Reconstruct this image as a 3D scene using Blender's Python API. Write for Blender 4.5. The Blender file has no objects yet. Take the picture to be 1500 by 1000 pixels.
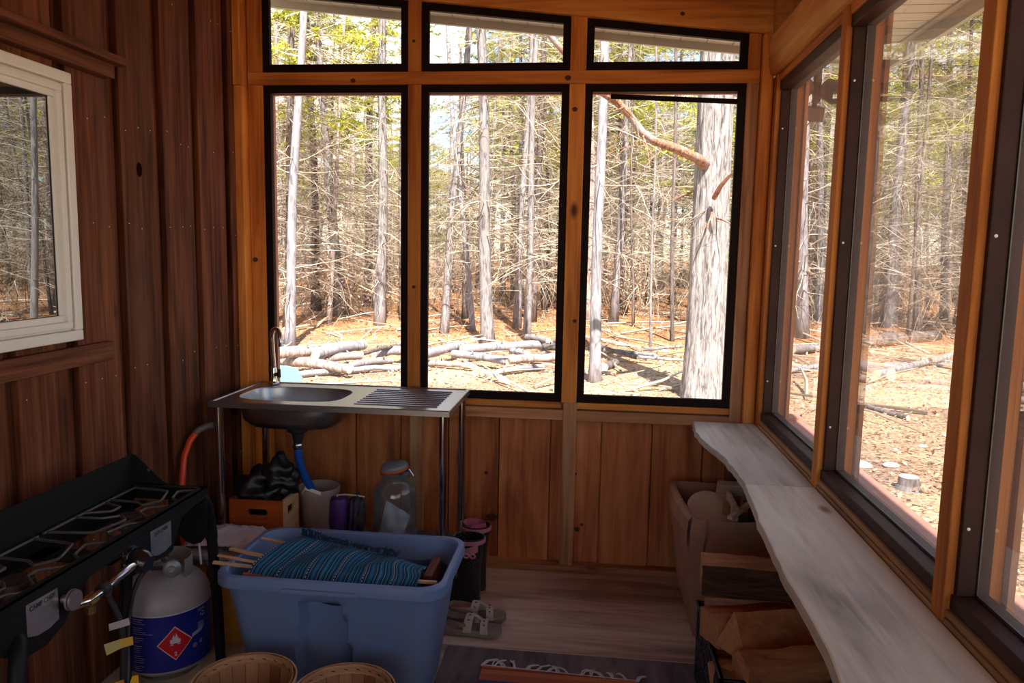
import bpy, math, random
from mathutils import Vector, Matrix, noise
C = bpy.context.scene.collection
scn = bpy.context.scene
PI = math.pi
# ------------------------------------------------------------------ camera
YAW, PITCH, ROLL, FPX = 0.10681227, -0.11807765, 0.01888906, 1100.0
EYE = Vector((0, 0, 1.55))
_f = Vector((-math.sin(YAW)*math.cos(PITCH), math.cos(YAW)*math.cos(PITCH), math.sin(PITCH)))
_r = Vector((math.cos(YAW), math.sin(YAW), 0)); _u = _r.cross(_f)
RV = math.cos(ROLL)*_r + math.sin(ROLL)*_u
UV = math.cos(ROLL)*_u - math.sin(ROLL)*_r
cam = bpy.data.objects.new('camera', bpy.data.cameras.new('camera')); C.objects.link(cam)
m = Matrix.Identity(4)
for i in range(3):
    m[i][0] = RV[i]; m[i][1] = UV[i]; m[i][2] = -_f[i]; m[i][3] = EYE[i]
cam.matrix_world = m
cam.data.sensor_width = 36; cam.data.lens = FPX/1500*36; cam.data.clip_end = 500; cam.data.clip_start = .05
scn.camera = cam
# ------------------------------------------------------------------ sky, sun, exposure
w = bpy.data.worlds.new('sky'); scn.world = w; w.use_nodes = True
nt = w.node_tree; nt.nodes.clear()
sky = nt.nodes.new('ShaderNodeTexSky'); sky.sky_type = 'NISHITA'; sky.sun_disc = False
sky.sun_elevation = math.radians(50); sky.sun_rotation = math.radians(165); sky.air_density = 1.0; sky.dust_density = .1
bg = nt.nodes.new('ShaderNodeBackground'); bg.inputs[1].default_value = .22
out = nt.nodes.new('ShaderNodeOutputWorld')
wtc = nt.nodes.new('ShaderNodeTexCoord'); cn = nt.nodes.new('ShaderNodeTexNoise'); cn.inputs['Scale'].default_value = 2.6; cn.inputs['Detail'].default_value = 7
nt.links.new(wtc.outputs['Generated'], cn.inputs['Vector'])
cr = nt.nodes.new('ShaderNodeValToRGB'); cr.color_ramp.elements[0].position = .49; cr.color_ramp.elements[1].position = .64
nt.links.new(cn.outputs[0], cr.inputs[0])
hs = nt.nodes.new('ShaderNodeHueSaturation'); hs.inputs['Saturation'].default_value = 1.2; hs.inputs['Value'].default_value = .85; nt.links.new(sky.outputs[0], hs.inputs['Color'])
cmx = nt.nodes.new('ShaderNodeMix'); cmx.data_type = 'RGBA'; cmx.inputs[7].default_value = (7.6, 6.9, 6.0, 1)
nt.links.new(cr.outputs[0], cmx.inputs[0]); nt.links.new(hs.outputs[0], cmx.inputs[6])
nt.links.new(cmx.outputs[2], bg.inputs[0]); nt.links.new(bg.outputs[0], out.inputs[0])
sl = bpy.data.lights.new('sun', 'SUN'); sl.energy = 10.5; sl.angle = .0093; sl.color = (1, .945, .875)
sun = bpy.data.objects.new('sun', sl); C.objects.link(sun)
sun.rotation_euler = Vector((.17, -.61, .77)).to_track_quat('Z', 'Y').to_euler()
vs = scn.view_settings; vs.view_transform = 'Standard'; vs.look = 'None'; vs.gamma = 1; vs.use_curve_mapping = False
vs.exposure = 0.88
scn.display_settings.display_device = 'sRGB'

# ------------------------------------------------------------------ helpers
def ray(px, py):
    d = (px-750)*RV - (py-500)*UV + FPX*_f
    return d.normalized()
def onz(px, py, z): d = ray(px, py); return EYE + d*((z-EYE.z)/d.z)
def ony(px, py, y): d = ray(px, py); return EYE + d*(y/d.y)
def onx(px, py, x): d = ray(px, py); return EYE + d*(x/d.x)

class MB:
    def __init__(s): s.v = []; s.f = []; s.t = []; s.uv = []; s.mi = []
    def add(s, vs_, fs, tone=0.0, uvs=None, mi=0):
        b = len(s.v); s.v += [tuple(p) for p in vs_]
        s.uv += (uvs if uvs else [(0, 0, 0)]*len(vs_))
        for f in fs: s.f.append([b+i for i in f]); s.t.append(tone); s.mi.append(mi)
    def box(s, x0, x1, y0, y1, z0, z1, tone=0.0, mi=0):
        s.hexa([(x0,y0,z0),(x1,y0,z0),(x1,y1,z0),(x0,y1,z0),(x0,y0,z1),(x1,y0,z1),(x1,y1,z1),(x0,y1,z1)], tone, mi)
    def hexa(s, p, tone=0.0, mi=0):
        s.add(p, [(0,3,2,1),(4,5,6,7),(0,1,5,4),(1,2,6,5),(2,3,7,6),(3,0,4,7)], tone, None, mi)
    def bar(s, a, b, wx, wz, up=(0,0,1), tone=0.0, mi=0):
        a = Vector(a); b = Vector(b); d = (b-a).normalized(); up = Vector(up)
        sd = d.cross(up).normalized(); up = sd.cross(d)
        P = []
        for q in (a, b):
            for (i, j) in ((-1,-1),(1,-1),(1,1),(-1,1)): P.append(q+sd*(i*wx/2)+up*(j*wz/2))
        s.add(P, [(0,1,2,3),(7,6,5,4),(0,4,5,1),(1,5,6,2),(2,6,7,3),(3,7,4,0)], tone, None, mi)
    def tube(s, pts, rad, n=8, tone=0.0, cap=True, mi=0, jit=0):
        pts = [Vector(p) for p in pts]
        if not hasattr(rad, '__len__'): rad = [rad]*len(pts)
        V = []; F = []; U = []
        nrm = None
        for i, p in enumerate(pts):
            d = (pts[min(i+1, len(pts)-1)]-pts[max(i-1, 0)])
            if d.length < 1e-9: d = Vector((0,0,1))
            d.normalize()
            if nrm is None: nrm = d.orthogonal().normalized()
            nrm = (nrm - d*nrm.dot(d)).normalized(); bi = d.cross(nrm)
            for k in range(n):
                a = 2*PI*k/n
                rr = rad[i]*(1+(random.uniform(-jit, jit) if jit else 0))
                V.append(p + nrm*(rr*math.cos(a)) + bi*(rr*math.sin(a))); U.append((i/(len(pts)-1), k/n, 0))
        for i in range(len(pts)-1):
            for k in range(n):
                a = i*n+k; b = i*n+(k+1) % n
                F.append((a, b, b+n, a+n))
        if cap: F.append(tuple(range(n-1, -1, -1))); F.append(tuple((len(pts)-1)*n+k for k in range(n)))
        s.add(V, F, tone, U, mi)
    def lathe(s, prof, n=32, c=(0,0,0), tone=0.0, mi=0, close=False):
        V = []; F = []; U = []
        for i, (r, z) in enumerate(prof):
            for k in range(n):
                a = 2*PI*k/n
                V.append((c[0]+r*math.cos(a), c[1]+r*math.sin(a), c[2]+z)); U.append((k/n, i/(len(prof)-1), 0))
        for i in range(len(prof)-1):
            for k in range(n):
                a = i*n+k; b = i*n+(k+1) % n
                F.append((a, b, b+n, a+n))
        s.add(V, F, tone, U, mi)
    def prism(s, poly, z0, z1, tone=0.0, mi=0):
        n = len(poly)
        V = [(x, y, z0) for x, y in poly]+[(x, y, z1) for x, y in poly]
        F = [tuple(range(n-1, -1, -1)), tuple(range(n, 2*n))]+[(i, (i+1) % n, n+(i+1) % n, n+i) for i in range(n)]
        s.add(V, F, tone, None, mi)
    def build(s, name, mat, parent=None, smooth=False, bevel=0, sub=0, solid=0, loc=None):
        me = bpy.data.meshes.new(name); 
        me.from_pydata(s.v, [], s.f); me.update()
        a = me.attributes.new('tone', 'FLOAT', 'FACE'); a.data.foreach_set('value', s.t)
        u = me.attributes.new('uvw', 'FLOAT_VECTOR', 'POINT'); u.data.foreach_set('vector', [c for t in s.uv for c in t])
        mats = mat if isinstance(mat, (list, tuple)) else [mat]
        for mm in mats: me.materials.append(mm)
        me.polygons.foreach_set('material_index', s.mi)
        if smooth: me.polygons.foreach_set('use_smooth', [True]*len(me.polygons))
        o = bpy.data.objects.new(name, me); C.objects.link(o)
        if parent is not None:
            o.parent = parent
            if parent.type == 'EMPTY' or True:
                o.matrix_parent_inverse = parent_world(parent).inverted()
        if solid:
            md = o.modifiers.new('solid', 'SOLIDIFY'); md.thickness = solid; md.offset = 0
        if bevel:
            md = o.modifiers.new('bevel', 'BEVEL'); md.width = bevel; md.segments = 2; md.limit_method = 'ANGLE'
        if sub:
            md = o.modifiers.new('sub', 'SUBSURF'); md.levels = sub; md.render_levels = sub
        if smooth is True and not sub:
            for e in me.edges: pass
            md = o.modifiers.new('split', 'EDGE_SPLIT'); md.split_angle = math.radians(40)
        return o
def parent_world(p):
    m_ = Matrix.LocRotScale(p.location, p.rotation_euler, p.scale)
    if p.parent is not None: m_ = parent_world(p.parent) @ p.matrix_parent_inverse @ m_
    return m_
def tag(o, label=None, cat=None, group=None, kind=None):
    if label: o['label'] = label
    if cat: o['category'] = cat
    if group: o['group'] = group
    if kind: o['kind'] = kind
    return o
def empty(name, loc=(0,0,0), rz=0, **k):
    o = bpy.data.objects.new(name, None); C.objects.link(o); o.location = loc; o.rotation_euler = (0,0,rz)
    o.empty_display_size = .1
    return tag(o, **k)
def copy_tree(o, parent=None):
    c = o.copy(); C.objects.link(c)
    if parent is not None: c.parent = parent
    for ch in list(o.children): copy_tree(ch, c)
    return c

# ------------------------------------------------------------------ materials
MATS = {}
def newmat(name):
    m_ = bpy.data.materials.new(name); m_.use_nodes = True
    return m_, m_.node_tree, m_.node_tree.nodes['Principled BSDF']
def plain(name, col, rough=.6, metal=0, bump=0, bscale=40, var=0, **k):
    m_, nt, b = newmat(name)
    b.inputs['Base Color'].default_value = (*col, 1); b.inputs['Roughness'].default_value = rough
    b.inputs['Metallic'].default_value = metal
    for kk, v in k.items(): b.inputs[kk.replace('_', ' ')].default_value = v
    if bump or var:
        tc = nt.nodes.new('ShaderNodeTexCoord'); nz = nt.nodes.new('ShaderNodeTexNoise'); nz.inputs['Scale'].default_value = bscale
        nz.inputs['Detail'].default_value = 5
        nt.links.new(tc.outputs['Object'], nz.inputs['Vector'])
        if bump:
            bp = nt.nodes.new('ShaderNodeBump'); bp.inputs['Strength'].default_value = bump; bp.inputs['Distance'].default_value = .01
            nt.links.new(nz.outputs[0], bp.inputs['Height']); nt.links.new(bp.outputs[0], b.inputs['Normal'])
        if var:
            r = nt.nodes.new('ShaderNodeValToRGB'); r.color_ramp.elements[0].position = .3; r.color_ramp.elements[1].position = .7
            r.color_ramp.elements[0].color = (*[c*(1-var) for c in col], 1); r.color_ramp.elements[1].color = (*[min(1, c*(1+var)) for c in col], 1)
            nt.links.new(nz.outputs[0], r.inputs[0]); nt.links.new(r.outputs[0], b.inputs['Base Color'])
    return m_
def wood(name, dark, mid, light, axis=2, fine=55, along=1.6, rough=.65, knots=.5, tonevar=.5, bump=.25, spec=.3, knotcol=None, streak=None, kn=None):
    """grain stretched along axis; the face attribute tone shifts the pattern and the shade of each board"""
    m_, nt, b = newmat(name); N = nt.nodes.new; L = nt.links.new
    tc = N('ShaderNodeTexCoord'); at = N('ShaderNodeAttribute'); at.attribute_name = 'tone'; at.attribute_type = 'GEOMETRY'
    cm = N('ShaderNodeCombineXYZ')
    for i, kx in enumerate((7.3, 3.1, 11.7)):
        mu = N('ShaderNodeMath'); mu.operation = 'MULTIPLY'; mu.inputs[1].default_value = kx; L(at.outputs['Fac'], mu.inputs[0]); L(mu.outputs[0], cm.inputs[i])
    ad = N('ShaderNodeVectorMath'); L(tc.outputs['Object'], ad.inputs[0]); L(cm.outputs[0], ad.inputs[1])
    mp = N('ShaderNodeMapping'); sc = [fine]*3; sc[axis] = along; mp.inputs['Scale'].default_value = sc; L(ad.outputs[0], mp.inputs[0])
    n1 = N('ShaderNodeTexNoise'); n1.inputs['Scale'].default_value = 1; n1.inputs['Detail'].default_value = 6; n1.inputs['Roughness'].default_value = .6; n1.inputs['Distortion'].default_value = .6
    L(mp.outputs[0], n1.inputs['Vector'])
    mp2 = N('ShaderNodeMapping'); sc = [fine*.16]*3; sc[axis] = along*.6; mp2.inputs['Scale'].default_value = sc; L(ad.outputs[0], mp2.inputs[0])
    n2 = N('ShaderNodeTexNoise'); n2.inputs['Scale'].default_value = 1; n2.inputs['Detail'].default_value = 4; n2.inputs['Distortion'].default_value = 1.2
    L(mp2.outputs[0], n2.inputs['Vector'])
    mx = N('ShaderNodeMix'); mx.data_type = 'FLOAT'; mx.inputs[0].default_value = .5; L(n1.outputs[0], mx.inputs[2]); L(n2.outputs[0], mx.inputs[3])
    r = N('ShaderNodeValToRGB'); e = r.color_ramp.elements
    e[0].position = .37; e[0].color = (*dark, 1); e[1].position = .65; e[1].color = (*light, 1); q = e.new(.5); q.color = (*mid, 1)
    L(mx.outputs[0], r.inputs[0])
    # board tone
    sn = N('ShaderNodeMath'); sn.operation = 'MULTIPLY'; sn.inputs[1].default_value = 37.7; L(at.outputs['Fac'], sn.inputs[0])
    s2 = N('ShaderNodeMath'); s2.operation = 'SINE'; L(sn.outputs[0], s2.inputs[0])
    s3 = N('ShaderNodeMath'); s3.operation = 'MULTIPLY_ADD'; s3.inputs[1].default_value = tonevar*.5; s3.inputs[2].default_value = 1.0; L(s2.outputs[0], s3.inputs[0])
    vm = N('ShaderNodeVectorMath'); vm.operation = 'SCALE'; L(r.outputs[0], vm.inputs[0]); L(s3.outputs[0], vm.inputs['Scale'])
    col = vm.outputs[0]
    if streak:
        mp4 = N('ShaderNodeMapping'); sc = [7]*3; sc[axis] = 1.1; mp4.inputs['Scale'].default_value = sc; L(ad.outputs[0], mp4.inputs[0])
        n4 = N('ShaderNodeTexNoise'); n4.inputs['Scale'].default_value = 1; n4.inputs['Detail'].default_value = 7; n4.inputs['Roughness'].default_value = .7; L(mp4.outputs[0], n4.inputs['Vector'])
        r4 = N('ShaderNodeValToRGB'); r4.color_ramp.elements[0].position = .54; r4.color_ramp.elements[1].position = .75; L(n4.outputs[0], r4.inputs[0])
        m4 = N('ShaderNodeMix'); m4.data_type = 'RGBA'; L(r4.outputs[0], m4.inputs[0]); L(col, m4.inputs[6]); m4.inputs[7].default_value = (*streak, 1)
        col = m4.outputs[2]
    if knots:
        mp3 = N('ShaderNodeMapping'); sc = [5.5]*3; sc[axis] = 2.6
        if kn is not None: sc[kn] = .01
        mp3.inputs['Scale'].default_value = sc; L(ad.outputs[0], mp3.inputs[0])
        vo = N('ShaderNodeTexVoronoi'); vo.inputs['Scale'].default_value = 1; L(mp3.outputs[0], vo.inputs['Vector'])
        r3 = N('ShaderNodeValToRGB'); r3.color_ramp.elements[0].position = .05; r3.color_ramp.elements[0].color = (1,1,1,1)
        r3.color_ramp.elements[1].position = .13; r3.color_ramp.elements[1].color = (0,0,0,1); L(vo.outputs['Distance'], r3.inputs[0])
        gt = N('ShaderNodeMath'); gt.operation = 'GREATER_THAN'; gt.inputs[1].default_value = 1-knots*.8
        sp = N('ShaderNodeSeparateColor'); L(vo.outputs['Color'], sp.inputs[0]); L(sp.outputs[0], gt.inputs[0])
        mm = N('ShaderNodeMath'); mm.operation = 'MULTIPLY'; L(r3.outputs[0], mm.inputs[0]); L(gt.outputs[0], mm.inputs[1])
        m3 = N('ShaderNodeMix'); m3.data_type = 'RGBA'; L(mm.outputs[0], m3.inputs[0]); L(col, m3.inputs[6])
        kc = knotcol or tuple(c*.35 for c in dark); m3.inputs[7].default_value = (*kc, 1); col = m3.outputs[2]
    L(col, b.inputs['Base Color']); b.inputs['Roughness'].default_value = rough; b.inputs['Specular IOR Level'].default_value = spec
    bp = N('ShaderNodeBump'); bp.inputs['Strength'].default_value = bump; bp.inputs['Distance'].default_value = .004
    L(mx.outputs[0], bp.inputs['Height']); L(bp.outputs[0], b.inputs['Normal'])
    return m_
M = MATS
STAIN = ((.034,.010,.005), (.120,.036,.016), (.215,.076,.035))
M['stain'] = wood('brown_stained_board', *STAIN, axis=2, kn=0, knots=.35, tonevar=.35, streak=(.135,.062,.036), spec=.12)
M['stain_y'] = wood('brown_stained_trim', *STAIN, axis=1, knots=.2, tonevar=.3, spec=.2)
PINE = ((.36,.095,.014), (.62,.205,.034), (.78,.31,.065))
M['pine'] = wood('amber_pine_upright', *PINE, axis=2, kn=1, knots=.45, tonevar=.3, fine=35, knotcol=(.10,.025,.008))
M['pine_x'] = wood('amber_pine_rail', *PINE, axis=0, kn=1, knots=.45, tonevar=.3, fine=35, knotcol=(.10,.025,.008))
M['pine_y'] = wood('amber_pine_beam', *PINE, axis=1, knots=.45, tonevar=.3, fine=35, knotcol=(.10,.025,.008))
M['pine_pale'] = wood('shade_lifted_beam', (.46,.14,.022), (.78,.29,.052), (.92,.42,.10), axis=0, kn=1, knots=.45, tonevar=.2, fine=30, knotcol=(.12,.03,.008))  # amber pine with brightness added to its colour to offset the header's shade
M['pine_shade_lift_y'] = wood('shade_lifted_side_beam', (.46,.15,.025), (.80,.32,.065), (.92,.46,.13), axis=1, kn=0, knots=.45, tonevar=.2, fine=30, knotcol=(.12,.03,.008))  # same lift for the right-hand beam: brighter colour replaces missing light
M['panel'] = wood('pine_panel_board', (.32,.080,.022), (.62,.190,.054), (.80,.31,.115), axis=2, kn=1, knots=.6, tonevar=.45, fine=28, knotcol=(.07,.018,.008))
M['roughstud'] = wood('weathered_stud', (.28,.11,.045), (.48,.215,.095), (.62,.34,.17), axis=2, kn=1, knots=.4, tonevar=.4, fine=40)
M['roughsill'] = wood('weathered_sill', (.30,.11,.04), (.52,.22,.09), (.68,.36,.18), axis=0, knots=.4, tonevar=.4, fine=40)
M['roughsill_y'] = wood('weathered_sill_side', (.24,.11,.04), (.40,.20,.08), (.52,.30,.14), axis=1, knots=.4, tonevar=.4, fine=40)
M['ply'] = wood('plywood_floor', (.27,.19,.135), (.54,.41,.31), (.72,.58,.46), axis=0, kn=2, streak=(.30,.215,.16), knots=.15, tonevar=.15, fine=14, along=1.2, rough=.7, knotcol=(.2,.13,.1), spec=.25)
M['slab'] = wood('pale_live_edge_pine', (.36,.31,.24), (.68,.60,.48), (.82,.75,.62), axis=1, kn=2, knots=.4, tonevar=.15, fine=16, along=.9, rough=.5, knotcol=(.30,.22,.13), bump=.4, streak=(.54,.38,.22))
M['darkframe'] = plain('dark_brown_paint', (.012,.0045,.003), .6, var=.2, bscale=9, Specular_IOR_Level=.12)
M['sideframe'] = plain('brown_painted_frame', (.050,.019,.013), .5, var=.25, bscale=8, Specular_IOR_Level=.2)
M['darkmetal'] = plain('grey_metal_track', (.11,.10,.10), .35, metal=.4)
M['redpaint'] = plain('faded_red_paint', (.46,.20,.15), .7, var=.12, bscale=14, bump=.1)
M['soffit'] = plain('cream_soffit', (.66,.68,.62), .5)
M['fascia'] = plain('grey_green_fascia', (.50,.54,.49), .5)
M['white'] = plain('white_vinyl', (.80,.78,.74), .35)
M['blackrubber'] = plain('black_rubber', (.015,.015,.015), .5)
M['nail'] = plain('galvanised_nail', (.7,.66,.6), .4, metal=.6)

def glassy(name, refl, haze=0.0, tint=(1,1,1), hazecol=(.7,.7,.7), rough=0.0, bump=0):
    m_, nt, b = newmat(name); nt.nodes.remove(b); N = nt.nodes.new; L = nt.links.new
    o = nt.nodes['Material Output']
    tr = N('ShaderNodeBsdfTransparent'); tr.inputs[0].default_value = (*tint, 1)
    gl = N('ShaderNodeBsdfGlossy'); gl.inputs['Roughness'].default_value = rough
    fr = N('ShaderNodeFresnel'); fr.inputs[0].default_value = 1.5
    ma = N('ShaderNodeMath'); ma.operation = 'MULTIPLY'; ma.inputs[1].default_value = refl; ma.use_clamp = True; L(fr.outputs[0], ma.inputs[0])
    mx = N('ShaderNodeMixShader'); L(ma.outputs[0], mx.inputs[0]); L(tr.outputs[0], mx.inputs[1]); L(gl.outputs[0], mx.inputs[2])
    last = mx
    if haze:
        df = N('ShaderNodeBsdfDiffuse'); df.inputs[0].default_value = (*hazecol, 1)
        tl = N('ShaderNodeBsdfTranslucent'); tl.inputs[0].default_value = (*hazecol, 1)
        ms = N('ShaderNodeMixShader'); ms.inputs[0].default_value = .5; L(df.outputs[0], ms.inputs[1]); L(tl.outputs[0], ms.inputs[2])
        m2 = N('ShaderNodeMixShader'); m2.inputs[0].default_value = haze; L(mx.outputs[0], m2.inputs[1]); L(ms.outputs[0], m2.inputs[2]); last = m2
    if bump:
        tc = N('ShaderNodeTexCoord'); nz = N('ShaderNodeTexNoise'); nz.inputs['Scale'].default_value = 3; L(tc.outputs['Object'], nz.inputs['Vector'])
        bp = N('ShaderNodeBump'); bp.inputs['Strength'].default_value = bump; bp.inputs['Distance'].default_value = .01; L(nz.outputs[0], bp.inputs['Height']); L(bp.outputs[0], gl.inputs['Normal'])
    L(last.outputs[0], o.inputs['Surface'])
    return m_
M['screen'] = glassy('insect_screen', .15, haze=.07, hazecol=(.16,.16,.17))
M['vinylpane'] = glassy('clear_vinyl_pane', .35, haze=.10, hazecol=(.62,.60,.58), tint=(.94,.93,.92))
def coated(name):
    m_, nt, b = newmat(name); nt.nodes.remove(b); N = nt.nodes.new; L = nt.links.new
    o = nt.nodes['Material Output']
    df = N('ShaderNodeBsdfDiffuse'); df.inputs[0].default_value = (.03,.032,.033,1)
    gl = N('ShaderNodeBsdfGlossy'); gl.inputs['Roughness'].default_value = 0; gl.inputs[0].default_value = (.93,.98,1,1)
    lw = N('ShaderNodeFresnel'); lw.inputs[0].default_value = 3.4
    mx = N('ShaderNodeMixShader'); L(lw.outputs[0], mx.inputs[0]); L(df.outputs[0], mx.inputs[1]); L(gl.outputs[0], mx.inputs[2]); L(mx.outputs[0], o.inputs['Surface'])
    return m_
M['coated'] = coated('coated_double_glazing')

random.seed(5)
# ================================================================== SETTING
XL, XR, YB, YN = -1.70, .755, 3.52, -3.0
T = random.random
# floor
mb = MB()
x = -1.9; i = 0
mb.box(-1.9, 1.0, YN, 1.55, -.04, 0, .11); mb.box(-1.9, 1.0, 1.552, 2.78, -.04, 0, .19)
mb.box(-1.9, 1.0, 2.782, 3.62, -.04, 0, .23)
mb.build('floor', M['ply'], bevel=0)['kind'] = 'structure'
# rim joist under floor so the porch stands on the ground
mb = MB(); mb.box(.86, .9, YN, 3.62, -.45, -.0, .2); mb.box(-1.9, .9, 3.60, 3.64, -.45, 0, .3)
mb.build('trim_1', M['roughsill_y'])['kind'] = 'structure'
# left wall: wide boards over narrow gaps
wl = empty('wall_left', (XL, 0, 0), kind='structure')
mb = MB(); mb.box(-1.78, -1.727, YN, 3.62, 0, 3.1, .37)
mb.build('backing_board', M['stain'], wl)
y = 3.40; mb = MB()
starts = [3.405, 3.125, 2.855, 2.585, 2.31, 2.04]
while starts[-1] > YN: starts.append(starts[-1]-.27)
for k, s in enumerate(starts):
    e = (starts[k-1]-.055) if k else 3.60
    mb.box(-1.727, XL, s, e, 0, 3.08, .13*k+.05)
mb.build('boards', M['stain'], wl, bevel=.002)
mb = MB(); rr = random.Random(3)
for k, s in enumerate(starts[:9]):
    e = (starts[k-1]-.055) if k else 3.50
    for zz in (.55, 1.09, 1.62, 1.98, 2.52):
        for yy in (s+.03, (s+e)/2+rr.uniform(-.02, .02), e-.03):
            if rr.random() < .75:
                zz_ = zz+rr.uniform(-.02, .02)
                mb.lathe([(0, .0015), (.0022, .001), (.0022, 0)], 6, (0,0,0))
                n = 18; base = len(mb.v)-n
                for q in range(base, len(mb.v)):
                    vx, vy, vz = mb.v[q]; mb.v[q] = (XL+vz, yy+vx, zz_+vy)
nl = mb.build('nail_heads', M['nail'], wl); nl['kind'] = 'stuff'; nl['label'] = 'small bright nail heads in rows'
# knot in one board
mb = MB(); mb.lathe([(0, .001), (.012, .001), (.016, .0005)], 16)
mb.v = [(XL+v[2], 2.69+v[0]*1.1, 1.83+v[1]*1.7) for v in mb.v]
mb.build('knot', plain('dark_knot', (.010,.004,.0025), .95, Specular_IOR_Level=0.02), wl)
mb = MB(); mb.box(XL, -1.655, 1.2, 2.50, 2.115, 2.16, .5); mb.box(XL, -1.62, 1.2, 2.525, 2.16, 2.185, .7)
mb.build('window_header', M['stain_y'], wl, bevel=.002)
mb = MB(); mb.box(XL, -1.675, 1.2, 2.46, 1.15, 1.215, .2)
mb.build('window_sill_board', M['stain_y'], wl, bevel=.002)
# white window
w10 = empty('window_10', (-1.69, 1.8, 1.66), kind='structure')
def ring(mb, x0, x1, ya, yb, za, zb, t, tone=0.0):
    mb.box(x0, x1, ya, yb, za, za+t, tone); mb.box(x0, x1, ya, yb, zb-t, zb, tone+.1)
    mb.box(x0, x1, ya, ya+t, za+t, zb-t, tone+.2); mb.box(x0, x1, yb-t, yb, za+t, zb-t, tone+.3)
mb = MB(); ring(mb, XL, -1.672, 1.25, 2.303, 1.237, 2.088, .034)
mb.build('frame', M['white'], w10, bevel=.004)
mb = MB(); ring(mb, -1.704, -1.690, 1.284, 2.269, 1.271, 2.054, .05)
ring(mb, -1.698, -1.676, 1.292, 2.261, 1.279, 2.046, .022)
mb.build('sash', M['white'], w10, bevel=.003)
mb = MB(); ring(mb, -1.6985, -1.695, 1.330, 2.223, 1.317, 2.008, .006)
mb.build('gasket', M['blackrubber'], w10)
mb = MB(); mb.box(-1.703, -1.697, 1.33, 2.222, 1.318, 2.007)
mb.build('pane', M['coated'], w10)

# back wall
def zroof(x): return 2.512+.107*(XR-x)
wb = empty('wall_back', (-.48, 3.6, 0), kind='structure')
mb = MB(); edges = [-1.72, -1.46, -1.16, -.93, -.69, -.4375, -.185, .06, .30, .54, .77]
for k in range(len(edges)-1):
    mb.box(edges[k]+.003, edges[k+1]-.003, 3.580-(.008 if k % 2 else 0), 3.61, .035, .80, .17*k+.3)
mb.build('panel_boards', M['panel'], wb, bevel=.002)
mb = MB(); mb.box(-1.72, .78, 3.608, 3.63, 0, .80, .4); mb.build('outer_sheathing', M['panel'], wb)
mb = MB(); mb.box(-1.72, .76, YB, 3.608, 0, .040, .31); mb.build('bottom_plate', M['roughsill'], wb, bevel=.003)
for a, b in ((-1.70, -.872), (-.811, -.127), (-.061, .70)):
    mb = MB(); mb.box(a, b, YB+.002, 3.60, .759, .808, a); mb.build('sill_plate', M['roughsill'], wb, bevel=.002)
    mb = MB(); mb.box(a, b-.01, YB+.006, 3.60, .816, .846, a+.3); mb.build('upper_sill', M['pine_x'], wb, bevel=.002)
for a, b in ((-.885, -.823), (-.137, -.066)):
    mb = MB(); mb.box(a, b, YB, 3.61, .846, 2.313, a); mb.build('stud', M['pine'], wb, bevel=.002)
    mb = MB(); mb.box(a, b, YB, 3.61, 2.370, zroof(a)+.05, a+.5); mb.build('stud', M['pine'], wb, bevel=.002)
for a, b in ((-.872, -.811), (-.127, -.061)):
    mb = MB(); mb.box(a, b, YB-.001, 3.60, .040, .846, a*2); mb.build('cripple_stud', M['roughstud'], wb, bevel=.003)
mb = MB(); mb.box(-1.715, -1.662, 3.455, 3.608, .04, 2.30, .2); mb.build('corner_post', M['pine'], wb, bevel=.003)
mb = MB(); mb.box(-1.722, -1.667, 3.452, 3.608, 2.302, 2.95, .4); mb.build('corner_post', M['pine'], wb, bevel=.003)
mb = MB(); mb.box(-1.660, -1.588, YB, 3.61, .04, 2.313, .9); mb.build('stud', M['pine'], wb, bevel=.002)
mb = MB(); mb.box(-1.660, -1.588, YB, 3.61, 2.370, 2.85, 1.1); mb.build('stud', M['pine'], wb, bevel=.002)
mb = MB(); mb.box(.645, .698, YB, 3.61, .04, 2.313, .33); mb.build('stud', M['roughstud'], wb, bevel=.002)
mb = MB(); mb.box(.645, .698, YB, 3.61, 2.37, 2.55, .33); mb.build('stud', M['pine'], wb, bevel=.002)
mb = MB(); mb.box(.700, .754, 3.485, 3.61, .04, 2.52, .53); mb.build('corner_post', M['pine'], wb, bevel=.012)
mb = MB(); mb.box(-1.659, .699, YB-.004, 3.575, 2.313, 2.370, .75); mb.build('rail', M['pine_x'], wb, bevel=.002)
# sloping header
mb = MB(); P = []
for (x_, dz) in ((-1.72, 0), (XR+.02, 0)):
    P += [(x_, 3.50, zroof(x_)), (x_, 3.56, zroof(x_)), (x_, 3.56, zroof(x_)+.26), (x_, 3.50, zroof(x_)+.26)]
mb.add(P, [(0,1,2,3),(7,6,5,4),(0,4,5,1),(1,5,6,2),(2,6,7,3),(3,7,4,0)], .61)
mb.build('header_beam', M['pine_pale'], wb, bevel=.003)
# knots that show in the pine
knm = plain('red_brown_knot', (.075,.020,.008), .8, var=.4, bscale=70)
for (px, py, y_, r_) in ((720,757,3.5705,.027), (712,692,3.5705,.010), (766,693,3.5785,.006), (842,694,3.5705,.010), (852,768,3.5705,.008), (702,820,3.5785,.008), (500,600,3.5785,.010), (517,118,3.5145,.012), (832,114,3.5145,.014), (842,160,3.519,.012), (606,60,3.519,.008), (374,380,3.519,.014), (606,420,3.519,.009), (842,470,3.519,.010), (1000,20,3.4985,.010), (845,775,3.518,.014)):
    c_ = ony(px, py, y_); mb = MB(); P = [(c_.x+r_*math.cos(2*PI*k/18)*(1+.15*math.sin(k*1.7)), y_, c_.z+r_*(.85 if r_ < .02 else .75)*math.sin(2*PI*k/18)) for k in range(18)]
    mb.add([(c_.x, y_-.0012, c_.z)]+P, [(0, k+1, (k+1) % 18+1) for k in range(18)]); mb.build('knot', knm, wb)
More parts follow.
